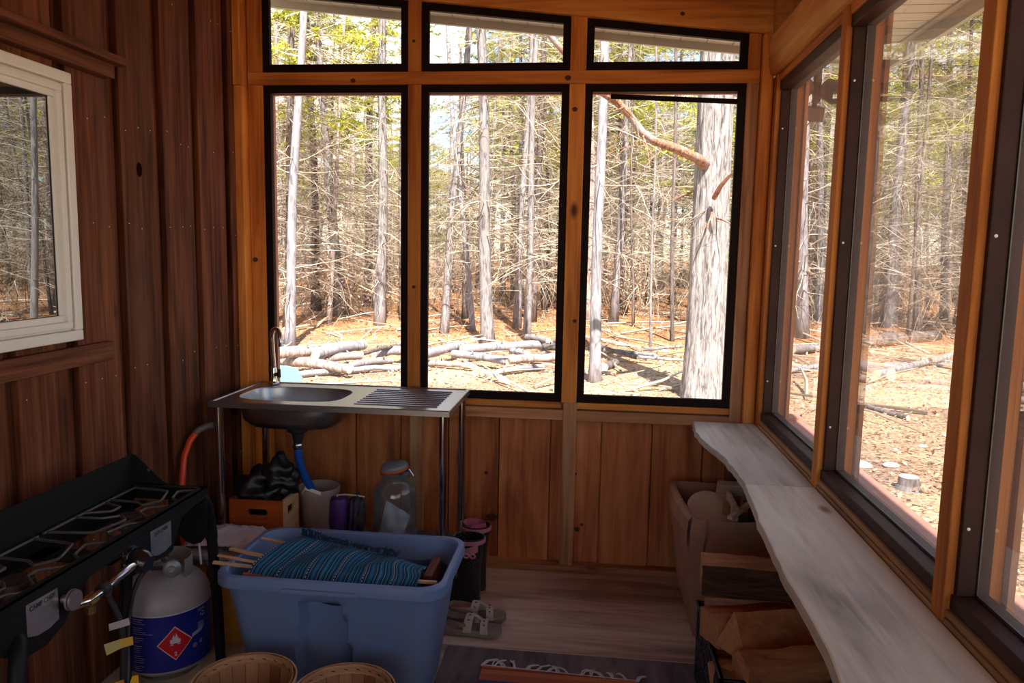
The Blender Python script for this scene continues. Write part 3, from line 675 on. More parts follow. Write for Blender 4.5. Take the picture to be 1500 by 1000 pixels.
while cnt < 285 and tries < 9000:
    tries += 1
    dist = rnd.uniform(18.5, 46) if cnt < 180 else rnd.uniform(32, 62)
    ang = rnd.uniform(-48, 42)
    a = math.radians(ang); x_ = dist*math.sin(a); y_ = dist*math.cos(a)
    if x_ > 6 and rnd.random() < .1: continue
    if any((x_-q[0])**2+(y_-q[1])**2 < 1.3 for q in spots): continue
    # keep a gap of open sky at the upper left
    k = rnd.choice([0, 1, 2, 3, 4, 5, 7, 8, 9, 8, 9, 0, 1])
    if -27 < ang < -17 and dist < 60: k = rnd.choice([0, 1, 5, 2, 3])
    if cnt >= 180: k = rnd.choice([4, 6, 7, 6])
    spots.append((x_, y_))
    if used[k]: o = copy_tree(protos[k])
    else: o = protos[k]; used[k] = True
    s_ = rnd.uniform(.8, 1.25)*(.62 if -17.5 < ang < -9 else 1)
    o.location = (x_, y_, G(x_, y_)); o.rotation_euler = (rnd.gauss(0, .03), rnd.gauss(0, .03), rnd.uniform(0, 6.28)); o.scale = (s_, s_, s_)
    o['group'] = GN[k]+' deep in the woods'; o['label'] = KL[k]+' among the crowded trees deep in the woods'; cnt += 1
# undergrowth that nobody could count
def brush(nm, n, seed, dr, ar, hr, label, thick=.006, lean=.5):
    rnd = random.Random(seed); mb = MB()
    for k in range(n):
        dist = rnd.uniform(*dr); a = math.radians(rnd.uniform(*ar)); x_ = dist*math.sin(a); y_ = dist*math.cos(a)
        h = rnd.uniform(*hr)
        branch(mb, (x_, y_, G(x_, y_)), (rnd.uniform(-lean, lean), rnd.uniform(-lean, lean), 1), h, thick*rnd.uniform(.7, 1.6), rnd, rnd.choice([1, 2, 3]), .15, 6, 3)
    o = mb.build(nm, M['twig']); return tag(o, label, 'undergrowth', None, 'stuff')
brush('undergrowth', 3400, 5, (21, 44), (-48, 42), (.9, 4.6), 'tangle of pale leafless brush between the trunks beyond the log pile', .0065)
brush('low_brush', 420, 6, (15, 30), (-48, 42), (.3, .9), 'low dead twigs and stalks on the forest floor', .007, 1.2)
# fallen sticks
rnd = random.Random(9); mb = MB()
for k in range(650):
    dist = rnd.uniform(9.5, 32); a = math.radians(rnd.uniform(-46, 42)); x_ = dist*math.sin(a); y_ = dist*math.cos(a)
    if dist < 14 and rnd.random() < .6: continue
    th = rnd.uniform(0, PI); L_ = rnd.uniform(.4, 2.2)
    p0 = Vector((x_, y_, G(x_, y_)+.03)); p1 = p0+Vector((math.cos(th)*L_, math.sin(th)*L_, 0)); p1.z = G(p1.x, p1.y)+rnd.uniform(.02, .25)
    pm = p0.lerp(p1, .5)+Vector((rnd.uniform(-.1, .1), rnd.uniform(-.1, .1), .02)); r_ = rnd.uniform(.008, .03)
    mb.tube([p0, pm, p1], [r_, r_*.9, r_*.6], 5, rnd.random())
tag(mb.build('fallen_sticks', M['twig']), 'bleached fallen sticks lying scattered over the forest floor', 'sticks', None, 'stuff')
# fallen leaves
mb = MB()
for k in range(40000):
    dist = 3.6+26*rnd.random()**1.3; a = math.radians(rnd.uniform(-44, 60)); x_ = dist*math.sin(a); y_ = dist*math.cos(a)
    if x_ < 1.2 and y_ < 4.2: continue
    s_ = rnd.uniform(.010, .026)*(1+dist/18); c = Vector((x_, y_, G(x_, y_)+rnd.uniform(.005, .04)))
    u_ = Vector((rnd.gauss(0, 1), rnd.gauss(0, 1), rnd.gauss(0, .45))).normalized(); v_ = u_.cross(Vector((rnd.gauss(0, .4), rnd.gauss(0, .4), 1))).normalized()*.7
    mb.add([c-u_*s_, c+v_*s_*.8, c+u_*s_, c-v_*s_*.8], [(0,1,2,3)], rnd.random())
tag(mb.build('fallen_leaves', M['deadleaf']), 'tan and rust dead leaves covering the ground', 'leaves', None, 'stuff')
# orange beech leaves on low shrubs
mb = MB(); mbw = MB()
for (px, py) in ((500, 420), (520, 430), (480, 425), (540, 415), (900, 370), (930, 395)):
    g0 = onground(px, 462)
    for j in range(3):
        pts = branch(mbw, g0, (rnd.uniform(-.5, .5), rnd.uniform(-.5, .5), 1), rnd.uniform(1, 1.8), .01, rnd, 2)
        for q in range(60):
            c = pts[rnd.randint(2, 6)]+Vector((rnd.gauss(0, .3), rnd.gauss(0, .3), rnd.gauss(0, .2))); s_ = .05
            u_ = Vector((rnd.gauss(0, 1), rnd.gauss(0, 1), rnd.gauss(0, 1))).normalized(); v_ = u_.orthogonal().normalized()
            mb.add([c-u_*s_, c+v_*s_*.6, c+u_*s_, c-v_*s_*.6], [(0,1,2,3)], rnd.uniform(.2, .6))
e = empty('dry_shrub', onground(515, 462), label='low shrubs holding dry orange leaves behind the left end of the log pile', cat='shrub')
mbw.build('stems', M['twig'], e); mb.build('dry_leaves', M['deadleaf'], e); e['kind'] = 'stuff'

# log pile: each log a thing
def log(px0, py0, px1, py1, wpx, lift, mat, label, bend=0, seed=0, group=None):
    rnd = random.Random(seed+px0)
    gz = onground((px0+px1)/2, max(py0, py1)+6)
    a = onz(px0, py0, gz.z+lift); b_ = onz(px1, py1, gz.z+lift)
    if abs(a.y-b_.y) > 2.2:
        mid = (a.y+b_.y)/2; a = ony(px0, py0, mid+math.copysign(1.1, a.y-b_.y)); b_ = ony(px1, py1, mid-math.copysign(1.1, a.y-b_.y))
    r_ = wpx*.5/FPX*((a+b_)/2-EYE).dot(_f)
    e = empty('log', (a+b_)/2, label=label, cat='log', group=group)
    mb = MB(); n = 12; K = 14; V = []; F = []
    ax = (b_-a).normalized(); s1 = ax.orthogonal().normalized(); s2 = ax.cross(s1)
    for i in range(K+1):
        t = i/K; c = a.lerp(b_, t)+Vector((0, 0, bend*math.sin(PI*t)))+Vector((0, 0, .02*noise.noise((t*5, px0, 1))))
        rr_ = r_*(1.03-.12*t)*(1+.08*noise.noise((t*6, px1, 2)))
        for k in range(n):
            an = 2*PI*k/n; V.append(c+s1*math.cos(an)*rr_*(1+.1*noise.noise((k, t*9, px0)))+s2*math.sin(an)*rr_)
    F = [(i*n+k, i*n+(k+1) % n, (i+1)*n+(k+1) % n, (i+1)*n+k) for i in range(K) for k in range(n)]
    mb.add(V, F, .3); o = mb.build('bark', M[mat], e); o.data.polygons.foreach_set('use_smooth', [True]*len(o.data.polygons))
    mb = MB(); mb.add(V[:n], [tuple(range(n-1, -1, -1))]); mb.add(V[-n:], [tuple(range(n))]); mb.build('cut_end', M['cutwood'], e)
    # a broken stub or two
    mb = MB(); q = a.lerp(b_, rnd.uniform(.2, .8)); mb.tube([q, q+Vector((rnd.uniform(-.1, .1), -.05, r_*1.6))], [r_*.3, r_*.18], 6); mb.build('branch_stub', M[mat], e)
LG = [
 (385,522,466,514,16,.32,'barkpink','short thick log lying at the back left of the pile'),
 (461,518,532,505,17,.30,'barkpale','thick pale log with a dark cut end, highest in the left screen'),
 (396,527,512,540,15,.15,'barkpink','long pinkish log sloping down in front at the left'),
 (472,527,528,521,12,.16,'barkpink','short log squeezed between the two thick left logs'),
 (514,535,572,528,11,.12,'barkgrey','grey log lying in front just left of the first mullion'),
 (440,548,590,538,9,.06,'barkpale','long thin pale log lowest in the left screen'),
 (530,518,592,505,6,.3,'barkdark','thin dark pole slanting over the pile in the left screen'),
 (548,517,600,513,15,.22,'barkpale','pale log whose end meets the first mullion'),
 (604,525,680,505,14,.24,'barkpale','pale log rising to the right at the left of the middle screen'),
 (676,512,812,504,13,.28,'barkpale','long pale log topmost in the middle screen'),
 (664,518,745,530,12,.16,'barkpale','pale log with a clean cut end pointing left in the middle screen'),
 (738,528,818,524,13,.15,'barkpink','pinkish log lying in front at the right of the middle screen'),
 (728,545,798,537,9,.06,'barkgrey','grey mossy log lowest in the middle screen'),
 (749,514,774,519,9,.22,'barkpale','short stubby pale log between the two long middle logs'),
 (626,532,692,537,9,.07,'barkpink','thin pinkish log at the bottom left of the middle screen'),
 (772,494,803,499,10,.38,'barkgrey','short grey log lying on top at the right of the middle screen'),
 (796,508,838,512,11,.3,'barkdark','dark rough log partly behind the second mullion'),
]
for k, a in enumerate(LG): log(*a, bend=.02, seed=k, group='logs in the pile outside')
for k, a in enumerate([
 (885,513,960,520,7,.18,'barkgrey','weathered pole on the brush heap behind the pale trunk'),
 (905,520,1006,528,5,.12,'barkpale','thin bleached pole at the front of the brush heap'),
 (870,505,935,524,6,.2,'barkdark','dark pole crossing the brush heap slantwise'),
 (884,538,902,531,13,.06,'barkdark','short dark stump end beside the pale trunk'),
 (940,512,1000,507,5,.2,'barkgrey','thin grey pole at the right of the brush heap'),
 (1284,548,1392,521,11,.08,'barkgrey','grey driftwood-like log seen through the middle side pane'),
 (1262,500,1372,492,20,.14,'barkdark','dark mossy fallen trunk seen through the middle side pane'),
 (1160,512,1222,506,12,.12,'barkgrey','grey fallen trunk seen through the farthest side pane'),
 (1158,542,1200,536,7,.06,'barkpale','pale fallen log seen low through the farthest side pane'),
 (1250,590,1330,612,8,.03,'barkgrey','thin half-buried log lying nearest in the middle side pane'),
 (1440,470,1520,500,14,.1,'barkgrey','fallen grey trunk at the far right edge')]):
    log(*a, seed=50+k)
# stump
p = onground(1330, 716); e = empty('tree_stump', p, label='small sawn tree stump on the open ground outside the middle side pane', cat='stump')
mb = MB(); mb.lathe([(.11, -.05), (.105, 0), (.085, .04), (.08, .11)], 18, p); o = mb.build('bark', M['barkgrey'], e); 
mb = MB(); mb.lathe([(.08, .11), (.0, .112)], 18, p); mb.build('sawn_top', M['cutwood'], e)
# stones
for k, (px, py, s_, lb) in enumerate(((1262, 683, .10, 'flat pale stone close to the red ledge'), (1305, 683, .075, 'small pale stone left of the sawn stump'), (1392, 640, .08, 'pale stone near the post right of the stump'), (1352, 655, .05, 'little bluish stone beyond the sawn stump'), (1495, 720, .09, 'pale stone at the right edge of the photo'))):
    p = onground(px, py); mb = MB(); rnd = random.Random(k)
    mb.lathe([(0, .4), (.55, .36), (.9, .18), (1, 0), (.8, -.2)], 14); mb.v = [(p.x+v[0]*s_*(1+.2*noise.noise((v[0]*2, v[1]*2, k))), p.y+v[1]*s_*.8, p.z+.01+v[2]*s_) for v in mb.v]
    tag(mb.build('stone', plain('pale_stone', (.62,.60,.58), .85, bump=.3, bscale=20), smooth=True), lb, 'stone', None)
# green chair back outside
cy = 7.5; q_ = ony(408, 535, cy); cx_c, topz = q_.x, q_.z; cz = G(cx_c, cy)
ch = empty('plastic_lawn_chair', (cx_c, cy, cz), label='mint green plastic lawn chair whose rounded back shows above the sink', cat='chair')
mg = plain('mint_plastic', (.16,.62,.50), .35)
def shell(poly, y0, y1): 
    mb = MB(); n = len(poly); mb.add([(a, y0, b_) for a, b_ in poly]+[(a, y1, b_) for a, b_ in poly], [tuple(range(n)), tuple(range(2*n-1, n-1, -1))]+[(i, i+n, (i+1) % n+n, (i+1) % n) for i in range(n)]); return mb
poly = [(cx_c-.20, cz+.36), (cx_c-.25, topz-.20), (cx_c-.245, topz-.08), (cx_c-.19, topz-.02), (cx_c-.08, topz), (cx_c+.08, topz), (cx_c+.19, topz-.02), (cx_c+.245, topz-.08), (cx_c+.25, topz-.20), (cx_c+.20, cz+.36)]
shell(poly, cy-.015, cy+.015).build('backrest', mg, ch, bevel=.006)
mb = MB(); mb.box(cx_c-.23, cx_c+.23, cy-.02, cy+.42, cz+.35, cz+.38); mb.build('seat', mg, ch, bevel=.01)
for sx in (-1, 1):
    for yy in (cy, cy+.40):
        mb = MB(); mb.bar((cx_c+sx*.21, yy, cz+.36), (cx_c+sx*.25, yy, cz), .05, .03); mb.build('leg', mg, ch)

# trees standing in the yard to the right and behind the porch
for k, (x_, y_) in enumerate(((6.5, -2.5), (9.5, 1.0), (4.2, -7.5), (13, 3), (8, -9), (-7, -9), (1.5, -12))):
    o = copy_tree(protos[[0, 3, 1, 5, 4, 2, 7][k]]); o.location = (x_, y_, G(x_, y_)); o.rotation_euler = (0, 0, k); o.scale = (1, 1, 1)
    o['label'] = ['grey trunk in the yard right of the porch', 'grey conifer in the yard right of the porch', 'dark trunk behind the porch on the right', 'pinkish trunk farthest right in the yard', 'dark conifer behind the porch on the right', 'pale trunk behind the cabin on the left', 'full conifer straight behind the porch'][k]; o['group'] = 'yard trees'

# ================================================================== INDOORS
def lin(*c): return tuple(((v/255)/12.92 if v/255 <= .04045 else ((v/255+.055)/1.055)**2.4) for v in c)
def rrect(x0, x1, y0, y1, r, nc=6, ns=6):
    pts = []
    cs = [(x1-r, y0+r, -PI/2), (x1-r, y1-r, 0), (x0+r, y1-r, PI/2), (x0+r, y0+r, PI)]
    for i, (cx_, cy_, a0) in enumerate(cs):
        for k in range(nc+1):
            a = a0+PI/2*k/nc; pts.append((cx_+r*math.cos(a), cy_+r*math.sin(a)))
        nx = cs[(i+1) % 4]; a = nx[2]; p2 = (nx[0]+r*math.cos(a), nx[1]+r*math.sin(a)); p1 = pts[-1]
        for k in range(1, ns): pts.append((p1[0]+(p2[0]-p1[0])*k/ns, p1[1]+(p2[1]-p1[1])*k/ns))
    return pts
def loft(mb, rings, closed=True, cap0=False, cap1=False, tone=0, mi=0, uv=False):
    n = len(rings[0]); V = [p for r_ in rings for p in r_]; F = []
    for i in range(len(rings)-1):
        for k in range(n if closed else n-1):
            a = i*n+k; b = i*n+(k+1) % n; F.append((a, b, b+n, a+n))
    if cap0: F.append(tuple(range(n-1, -1, -1)))
    if cap1: F.append(tuple((len(rings)-1)*n+k for k in range(n)))
    U = [(k/n, i/max(1, len(rings)-1), 0) for i in range(len(rings)) for k in range(n)]
    mb.add(V, F, tone, U, mi)
def ribbon(mb, pts, wv, th=.003, tone=0):
    """band along pts, width vector wv"""
    wv = Vector(wv); R = []
    for i, p in enumerate(pts):
        p = Vector(p); d = Vector(pts[min(i+1, len(pts)-1)])-Vector(pts[max(0, i-1)]); nrm = d.cross(wv).normalized()*th/2
        R.append([p-wv/2-nrm, p+wv/2-nrm, p+wv/2+nrm, p-wv/2+nrm])
    loft(mb, R, True, True, True, tone)
def arc(c, u_, v_, a0, a1, n): 
    c = Vector(c); u_ = Vector(u_); v_ = Vector(v_)
    return [c+u_*math.cos(a0+(a1-a0)*i/n)+v_*math.sin(a0+(a1-a0)*i/n) for i in range(n+1)]
def text_mesh(body, size, fn, name, mat, parent, bold=0):
    cu = bpy.data.curves.new('t', 'FONT'); cu.body = body; cu.size = size; cu.align_x = 'CENTER'; cu.align_y = 'CENTER'; cu.offset = bold
    o = bpy.data.objects.new('t', cu); C.objects.link(o)
    me = bpy.data.meshes.new_from_object(o); bpy.data.objects.remove(o)
    V = [fn(v.co.x, v.co.y) for v in me.vertices]; F = [tuple(p.vertices) for p in me.polygons]
    mb = MB(); mb.add(V, F); r_ = mb.build(name, mat, parent); bpy.data.meshes.remove(me); return r_
steel = plain('brushed_steel', (.42,.42,.43), .30, metal=1, bump=.02, bscale=90)
chrome = plain('chrome', (.62,.60,.58), .12, metal=1)
blackp = plain('black_painted_steel', (.006,.006,.0065), .55, bump=.1, bscale=300, Specular_IOR_Level=.25)
blackm = plain('matte_black', (.012,.011,.012), .6)

# --- floor coverings
mat_v = wood('grey_vinyl_plank', lin(70,60,56), lin(104,92,88), lin(130,118,113), axis=1, fine=17, along=4, knots=0, tonevar=0, rough=.5)
mb = MB(); mb.box(-.53, .44, -.6, 2.765, .0005, .004, .2)
tag(mb.build('vinyl_sheet', mat_v), 'grey wood-look vinyl sheet lying on the floor under the striped rug', 'floor covering')
m_, nt, b = newmat('striped_rug'); N = nt.nodes.new; L = nt.links.new
tc = N('ShaderNodeTexCoord'); sp = N('ShaderNodeSeparateXYZ'); L(tc.outputs['Object'], sp.inputs[0])
mu = N('ShaderNodeMath'); mu.operation = 'MULTIPLY_ADD'; mu.inputs[1].default_value = 2.6; mu.inputs[2].default_value = .35; L(sp.outputs[1], mu.inputs[0])
fr = N('ShaderNodeMath'); fr.operation = 'FRACT'; L(mu.outputs[0], fr.inputs[0])
r = N('ShaderNodeValToRGB'); r.color_ramp.interpolation = 'CONSTANT'; e = r.color_ramp.elements
cols = [(0, lin(60,70,110)), (.09, lin(178,98,60)), (.2, lin(196,120,66)), (.27, lin(150,72,50)), (.31, lin(200,118,70)), (.55, lin(60,66,100)), (.68, lin(170,90,60)), (.85, lin(120,60,50))]
e[0].color = (*cols[0][1], 1); e[1].position = .09; e[1].color = (*cols[1][1], 1)
for p_, c_ in cols[2:]: q = e.new(p_); q.color = (*c_, 1)
L(fr.outputs[0], r.inputs[0]); L(r.outputs[0], b.inputs['Base Color']); b.inputs['Roughness'].default_value = .95
wv = N('ShaderNodeTexWave'); wv.inputs['Scale'].default_value = 60; wv.bands_direction = 'X'; L(tc.outputs['Object'], wv.inputs[0]); bp = N('ShaderNodeBump'); bp.inputs['Strength'].default_value = .5; bp.inputs['Distance'].default_value = .003; L(wv.outputs[0], bp.inputs['Height']); L(bp.outputs[0], b.inputs['Normal'])
rug = empty('striped_rug', (-.09, 1.9, .004), label='orange and blue striped woven rug with knotted white fringe on the floor', cat='rug')
mb = MB(); mb.add([(-.375, 1.25, .005), (.205, 1.25, .005), (.20, 2.600, .005), (-.37, 2.628, .005), (-.375, 1.25, .014), (.205, 1.25, .014), (.20, 2.600, .014), (-.37, 2.628, .014)], [(0,3,2,1),(4,5,6,7),(0,1,5,4),(1,2,6,5),(2,3,7,6),(3,0,4,7)])
ro = mb.build('woven_field', m_, rug); ro.data.transform(Matrix.Translation((0, -2.628, 0))); ro.location.y += 2.628
frn = plain('white_fringe', lin(205,198,190), .9)
rnd = random.Random(2)
for k in range(15):
    t = k/14; x_ = -.37+.57*t; y_ = 2.628-.028*t; mb = MB()
    a = rnd.uniform(-.9, .9); L_ = rnd.uniform(.035, .06)
    for s in range(3):
        d1 = rnd.uniform(-.25, .25); p0 = Vector((x_+rnd.uniform(-.006, .006), y_-.002, .012)); p1 = p0+Vector((math.sin(a+d1)*L_*.5, L_*.5, .004)); p2 = p1+Vector((math.sin(a*1.8+d1)*L_*.5, L_*.35, -.004)); p3 = p2+Vector((rnd.uniform(-.012, .012), rnd.uniform(-.005, .012), -.002))
        mb.tube([p0, p1, p2, p3], [.0032, .0028, .0026, .0016], 5)
    mb.build('fringe_tassel', frn, rug)
mb = MB(); mb.tube([(-.372, 2.629, .011), (.202, 2.601, .011)], .0045, 6); mb.build('fringe_cord', frn, rug)

# --- live-edge shelf (two slabs)
def slab(name, left, y0, y1, label, tone, grp=None):
    mb = MB(); rnd = random.Random(int(tone*100)); L1 = []
    left = sorted(left, key=lambda q: q[1])
    n = 60; pts = []
    for i in range(n+1):
        y_ = y0+(y1-y0)*i/n
        for a, b_ in zip(left, left[1:]):
            if a[1] <= y_ <= b_[1]: x_ = a[0]+(b_[0]-a[0])*(y_-a[1])/(b_[1]-a[1]); break
        else: x_ = left[0][0] if y_ < left[0][1] else left[-1][0]
        pts.append((x_+.006*noise.noise((y_*16, 1, tone)), y_))
    R = []
    for (x_, y_) in pts:
        R.append([(x_+.016, y_, .752), (x_-.004, y_, .765), (x_, y_, .7885), (x_+.004, y_, .790), (.7525, y_, .790), (.7525, y_, .752)])
    loft(mb, R, True, True, True, tone)
    return tag(mb.build(name, M['slab']), label, 'shelf', grp)
s1 = [(.475, 3.46), (.465, 3.3), (.47, 3.17), (.488, 3.04), (.517, 2.88), (.528, 2.68), (.53, 2.50)]
s2 = [(.527, 2.52), (.52, 2.39), (.507, 2.25), (.50, 2.16), (.492, 1.98), (.482, 1.81), (.48, 1.68), (.482, 1.56), (.475, 1.41), (.462, 1.33), (.45, 1.0), (.47, .4), (.46, -.5)]
slab('live_edge_shelf', s1, 2.532, 3.478, 'pale live-edge board under the farthest side window, shorter far slab of the shelf', .13)
slab('live_edge_shelf', s2, -.5, 2.528, 'long pale live-edge board running towards the viewer under the side windows', .57)

# --- steel sink stand
sk = empty('sink_stand', (-1.09, 3.24, 0), label='stainless steel utility sink on tubular legs with a ribbed drainboard', cat='sink')
SX0, SX1, SY0, SY1, SZ = -1.612, -.572, 2.975, 3.490, .900
mb = MB(); N_ = 64
hole = []
for k in range(N_):
    a = 2*PI*k/N_; c_, s_ = math.cos(a), math.sin(a); pw = .55
    hole.append((-1.318+.238*math.copysign(abs(c_)**pw, c_), 3.222+.165*math.copysign(abs(s_)**pw, s_)))
outer = []
ix0, ix1, iy0, iy1 = SX0+.018, SX1-.018, SY0+.018, SY1-.018
for (x_, y_) in hole:
    dx, dy = x_+1.318, y_-3.222; 
    f = min([((ix1+1.318)/dx if dx > 0 else 9e9), ((ix0+1.318)/dx if dx < 0 else 9e9), ((iy1-3.222)/dy if dy > 0 else 9e9), ((iy0-3.222)/dy if dy < 0 else 9e9)])
    outer.append((-1.318+dx*f, 3.222+dy*f))
# snap rectangle corners
for cxy in ((ix0, iy0), (ix1, iy0), (ix1, iy1), (ix0, iy1)):
    k = min(range(N_), key=lambda q: (outer[q][0]-cxy[0])**2+(outer[q][1]-cxy[1])**2); outer[k] = cxy
loft(mb, [[(x_, y_, SZ-.004) for x_, y_ in hole], [(x_, y_, SZ-.004) for x_, y_ in outer]])
# raised rim + rolled edge
def rectring(x0, x1, y0, y1, z): return [(x0, y0, z), (x1, y0, z), (x1, y1, z), (x0, y1, z)]
loft(mb, [rectring(ix0, ix1, iy0, iy1, SZ-.004), rectring(ix0-.004, ix1+.004, iy0-.004, iy1+.004, SZ), rectring(SX0+.002, SX1-.002, SY0+.002, SY1-.002, SZ), rectring(SX0, SX1, SY0, SY1, SZ-.004), rectring(SX0, SX1, SY0, SY1, SZ-.026), rectring(SX0+.012, SX1-.012, SY0+.012, SY1-.012, SZ-.028)])
mb.build('countertop', steel, sk)
mb = MB(); rings = []
for t, dz in ((1.0, -.004), (.985, -.012), (.97, -.06), (.93, -.105), (.80, -.133), (.55, -.146), (.15, -.150)):
    rings.append([(-1.318+(x_+1.318)*t, 3.222+(y_-3.222)*t, SZ+dz) for x_, y_ in hole])
loft(mb, rings, True, False, True); mb.build('basin', steel, sk, smooth=True, solid=.003)
mb = MB()
for k in range(9):
    y_ = 3.06+.042*k; mb.tube([(-1.00, y_, SZ-.004), (-.64, y_, SZ-.003)], .0045, 8)
mb.build('drainboard_ribs', steel, sk)
LEG = [(-1.578, 3.005), (-.602, 3.005), (-.602, 3.455), (-1.578, 3.455)]
for (x_, y_) in LEG:
    mb = MB(); mb.tube([(x_, y_, .0), (x_, y_, SZ-.028)], .0175, 20); lg = mb.build('leg', chrome, sk, smooth=True)
mb = MB()
for (a, b_) in ((0, 1), (1, 2), (2, 3), (3, 0)):
    mb.bar((*LEG[a], .185), (*LEG[b_], .185), .022, .028)
for x_ in (-1.35, -1.12, -.90, -.73): mb.bar((x_, 3.005, .192), (x_, 3.455, .192), .03, .012)
mb.build('lower_shelf_frame', steel, sk)
mb = MB(); mb.lathe([(.045, -.15), (.05, -.162), (.046, -.175), (.028, -.185), (.022, -.215), (.018, -.235), (0, -.235)], 20, (-1.318, 3.222, SZ)); mb.build('drain_cup', blackm, sk, smooth=True)
mb = MB(); mb.lathe([(.021, -.012), (.023, -.006), (.023, .006), (.021, .012)], 16, (-1.318, 3.222, .655)); mb.build('hose_clamp', chrome, sk)
mb = MB()
P = [(-1.318, 3.222, .675), (-1.317, 3.222, .62), (-1.310, 3.228, .56), (-1.295, 3.245, .50), (-1.278, 3.265, .45), (-1.265, 3.285, .40)]
mb.tube(P, .019, 14); mb.build('drain_hose', plain('blue_hose', lin(20,80,170), .4), sk, smooth=True)
fc = (-1.520, 3.435)
mb = MB(); mb.lathe([(.026, 0), (.026, .006), (.016, .012), (.013, .04), (.014, .075), (.010, .085)], 18, (fc[0], fc[1], SZ)); 
sp_ = [(fc[0], fc[1], SZ+.08), (fc[0]-.004, fc[1], SZ+.16), (fc[0]-.006, fc[1]-.002, SZ+.215)]+[Vector((fc[0]+.022, fc[1]-.02, SZ+.235))+Vector((-.028*math.cos(a), .018*math.cos(a), .035*math.sin(a))) for a in (.3, .9, 1.57, 2.2, 2.8)]+[(fc[0]+.054, fc[1]-.04, SZ+.205)]
mb.tube(sp_, .0105, 12); mb.tube([sp_[-1], (fc[0]+.056, fc[1]-.042, SZ+.185)], [.011, .013], 12)
fa = mb.build('faucet', chrome, sk, smooth=True)
mb = MB(); mb.tube([(fc[0]+.01, fc[1]-.01, SZ+.045), (fc[0]+.035, fc[1]-.02, SZ+.05)], .009, 10); mb.tube([(fc[0]+.035, fc[1]-.02, SZ+.035), (fc[0]+.037, fc[1]-.022, SZ+.075)], [.009, .006], 10); mb.build('tap_handle', blackm, fa, smooth=True)

# orange hose on the wall
hp = [ony(313, 622, 2.995), ony(303, 624, 2.99), ony(290, 630, 2.96), ony(278, 646, 2.92), ony(270, 668, 2.88), ony(267, 700, 2.855), ony(266, 740, 2.84), ony(269, 790, 2.835), ony(274, 850, 2.84)]
for p in hp: p.x = max(p.x, -1.684)
hz = empty('garden_hose', hp[0], label='bright orange hose bending down from the sink along the brown wall', cat='hose')
mb = MB(); mb.tube(hp[2:], .0125, 14); mb.build('hose_body', plain('orange_hose', lin(225,70,20), .4), hz, smooth=True)
mb = MB(); mb.tube([hp[0], hp[1], hp[2], hp[3].lerp(hp[2], .6)], [.013, .013, .0145, .0145], 14); mb.build('grey_coupling', plain('grey_rubber', lin(95,90,88), .5), hz, smooth=True)

# --- orange wooden crate with black bags
def crumple(mb, c, rad, seed, amp=.35, n=40, m=26, fq=3.0, fold=.5):
    c = Vector(c); V = []; F = []
    for i in range(m+1):
        th = PI*i/m
        for k in range(n):
            a = 2*PI*k/n; d = Vector((math.sin(th)*math.cos(a), math.sin(th)*math.sin(a), math.cos(th)))
            q = d*fq+Vector((seed*3.1, seed, 0)); f = 1+amp*noise.noise(q)+fold*.5*(.3-abs(noise.noise(q*1.3)))*1.2+.05*(abs(noise.noise(q*3.5))-.25)
            V.append(c+Vector((d.x*rad[0], d.y*rad[1], d.z*rad[2]))*f)
    F = [(i*n+k, (i+1)*n+k, (i+1)*n+(k+1) % n, i*n+(k+1) % n) for i in range(m) for k in range(n)]
    mb.add(V, F, .3)
obox = wood('orange_stained_wood', lin(150,62,24), lin(186,84,38), lin(206,104,54), axis=0, fine=26, along=2, knots=0, tonevar=.1, rough=.45)
lbox = wood('light_wood_side', lin(180,130,80), lin(206,158,108), lin(222,180,130), axis=1, fine=26, along=2, knots=0, tonevar=.1)
cx0, cx1, cy0, cy1, cz0, cz1 = -1.565, -1.322, 3.045, 3.235, .200, .452
wc = empty('wooden_crate', ((cx0+cx1)/2, (cy0+cy1)/2, cz0), label='orange stained wooden box with a hand slot on the shelf under the sink', cat='box')
mb = MB(); sx0, sx1, sz0, sz1 = -1.480, -1.390, .383, .412
P = rrect(sx0, sx1, sz0, sz1, .0142, 5, 4); Q = []
for (x_, z_) in P:
    dx, dz = x_-(sx0+sx1)/2, z_-(sz0+sz1)/2; ccx, ccz = (sx0+sx1)/2, (sz0+sz1)/2
    f = min([((cx1-ccx)/dx if dx > 1e-9 else 9e9), ((cx0-ccx)/dx if dx < -1e-9 else 9e9), ((cz1-ccz)/dz if dz > 1e-9 else 9e9), ((cz0-ccz)/dz if dz < -1e-9 else 9e9)]); Q.append((ccx+dx*f, ccz+dz*f))
for cxy in ((cx0, cz0), (cx1, cz0), (cx1, cz1), (cx0, cz1)):
    k = min(range(len(Q)), key=lambda q: (Q[q][0]-cxy[0])**2+(Q[q][1]-cxy[1])**2); Q[k] = cxy
loft(mb, [[(a, cy0+.01, b_) for a, b_ in P], [(a, cy0, b_) for a, b_ in P], [(a, cy0, b_) for a, b_ in Q], [(a, cy0+.01, b_) for a, b_ in Q]])
mb.build('front_panel', obox, wc)
mb = MB(); mb.box(cx0, cx1, cy1-.01, cy1, cz0, cz1); mb.build('back_panel', obox, wc)
mb = MB(); mb.box(cx1-.010, cx1+.0005, cy0+.010, cy1-.010, cz0, .375); mb.box(cx1-.010, cx1+.0005, cy0+.010, cy1-.010, .41, cz1-.002); mb.box(cx1-.010, cx1+.0005, cy0+.010, cy0+.06, .375, .41); mb.box(cx1-.010, cx1+.0005, cy1-.06, cy1-.01, .375, .41)
mb.box(cx0, cx0+.010, cy0+.01, cy1-.01, cz0, cz1); mb.box(cx0, cx1, cy0, cy1, cz0-.001, cz0+.008)
mb.build('side_panel', lbox, wc)
bagm = plain('black_plastic_bag', (.010,.009,.011), .36, bump=.2, bscale=22)
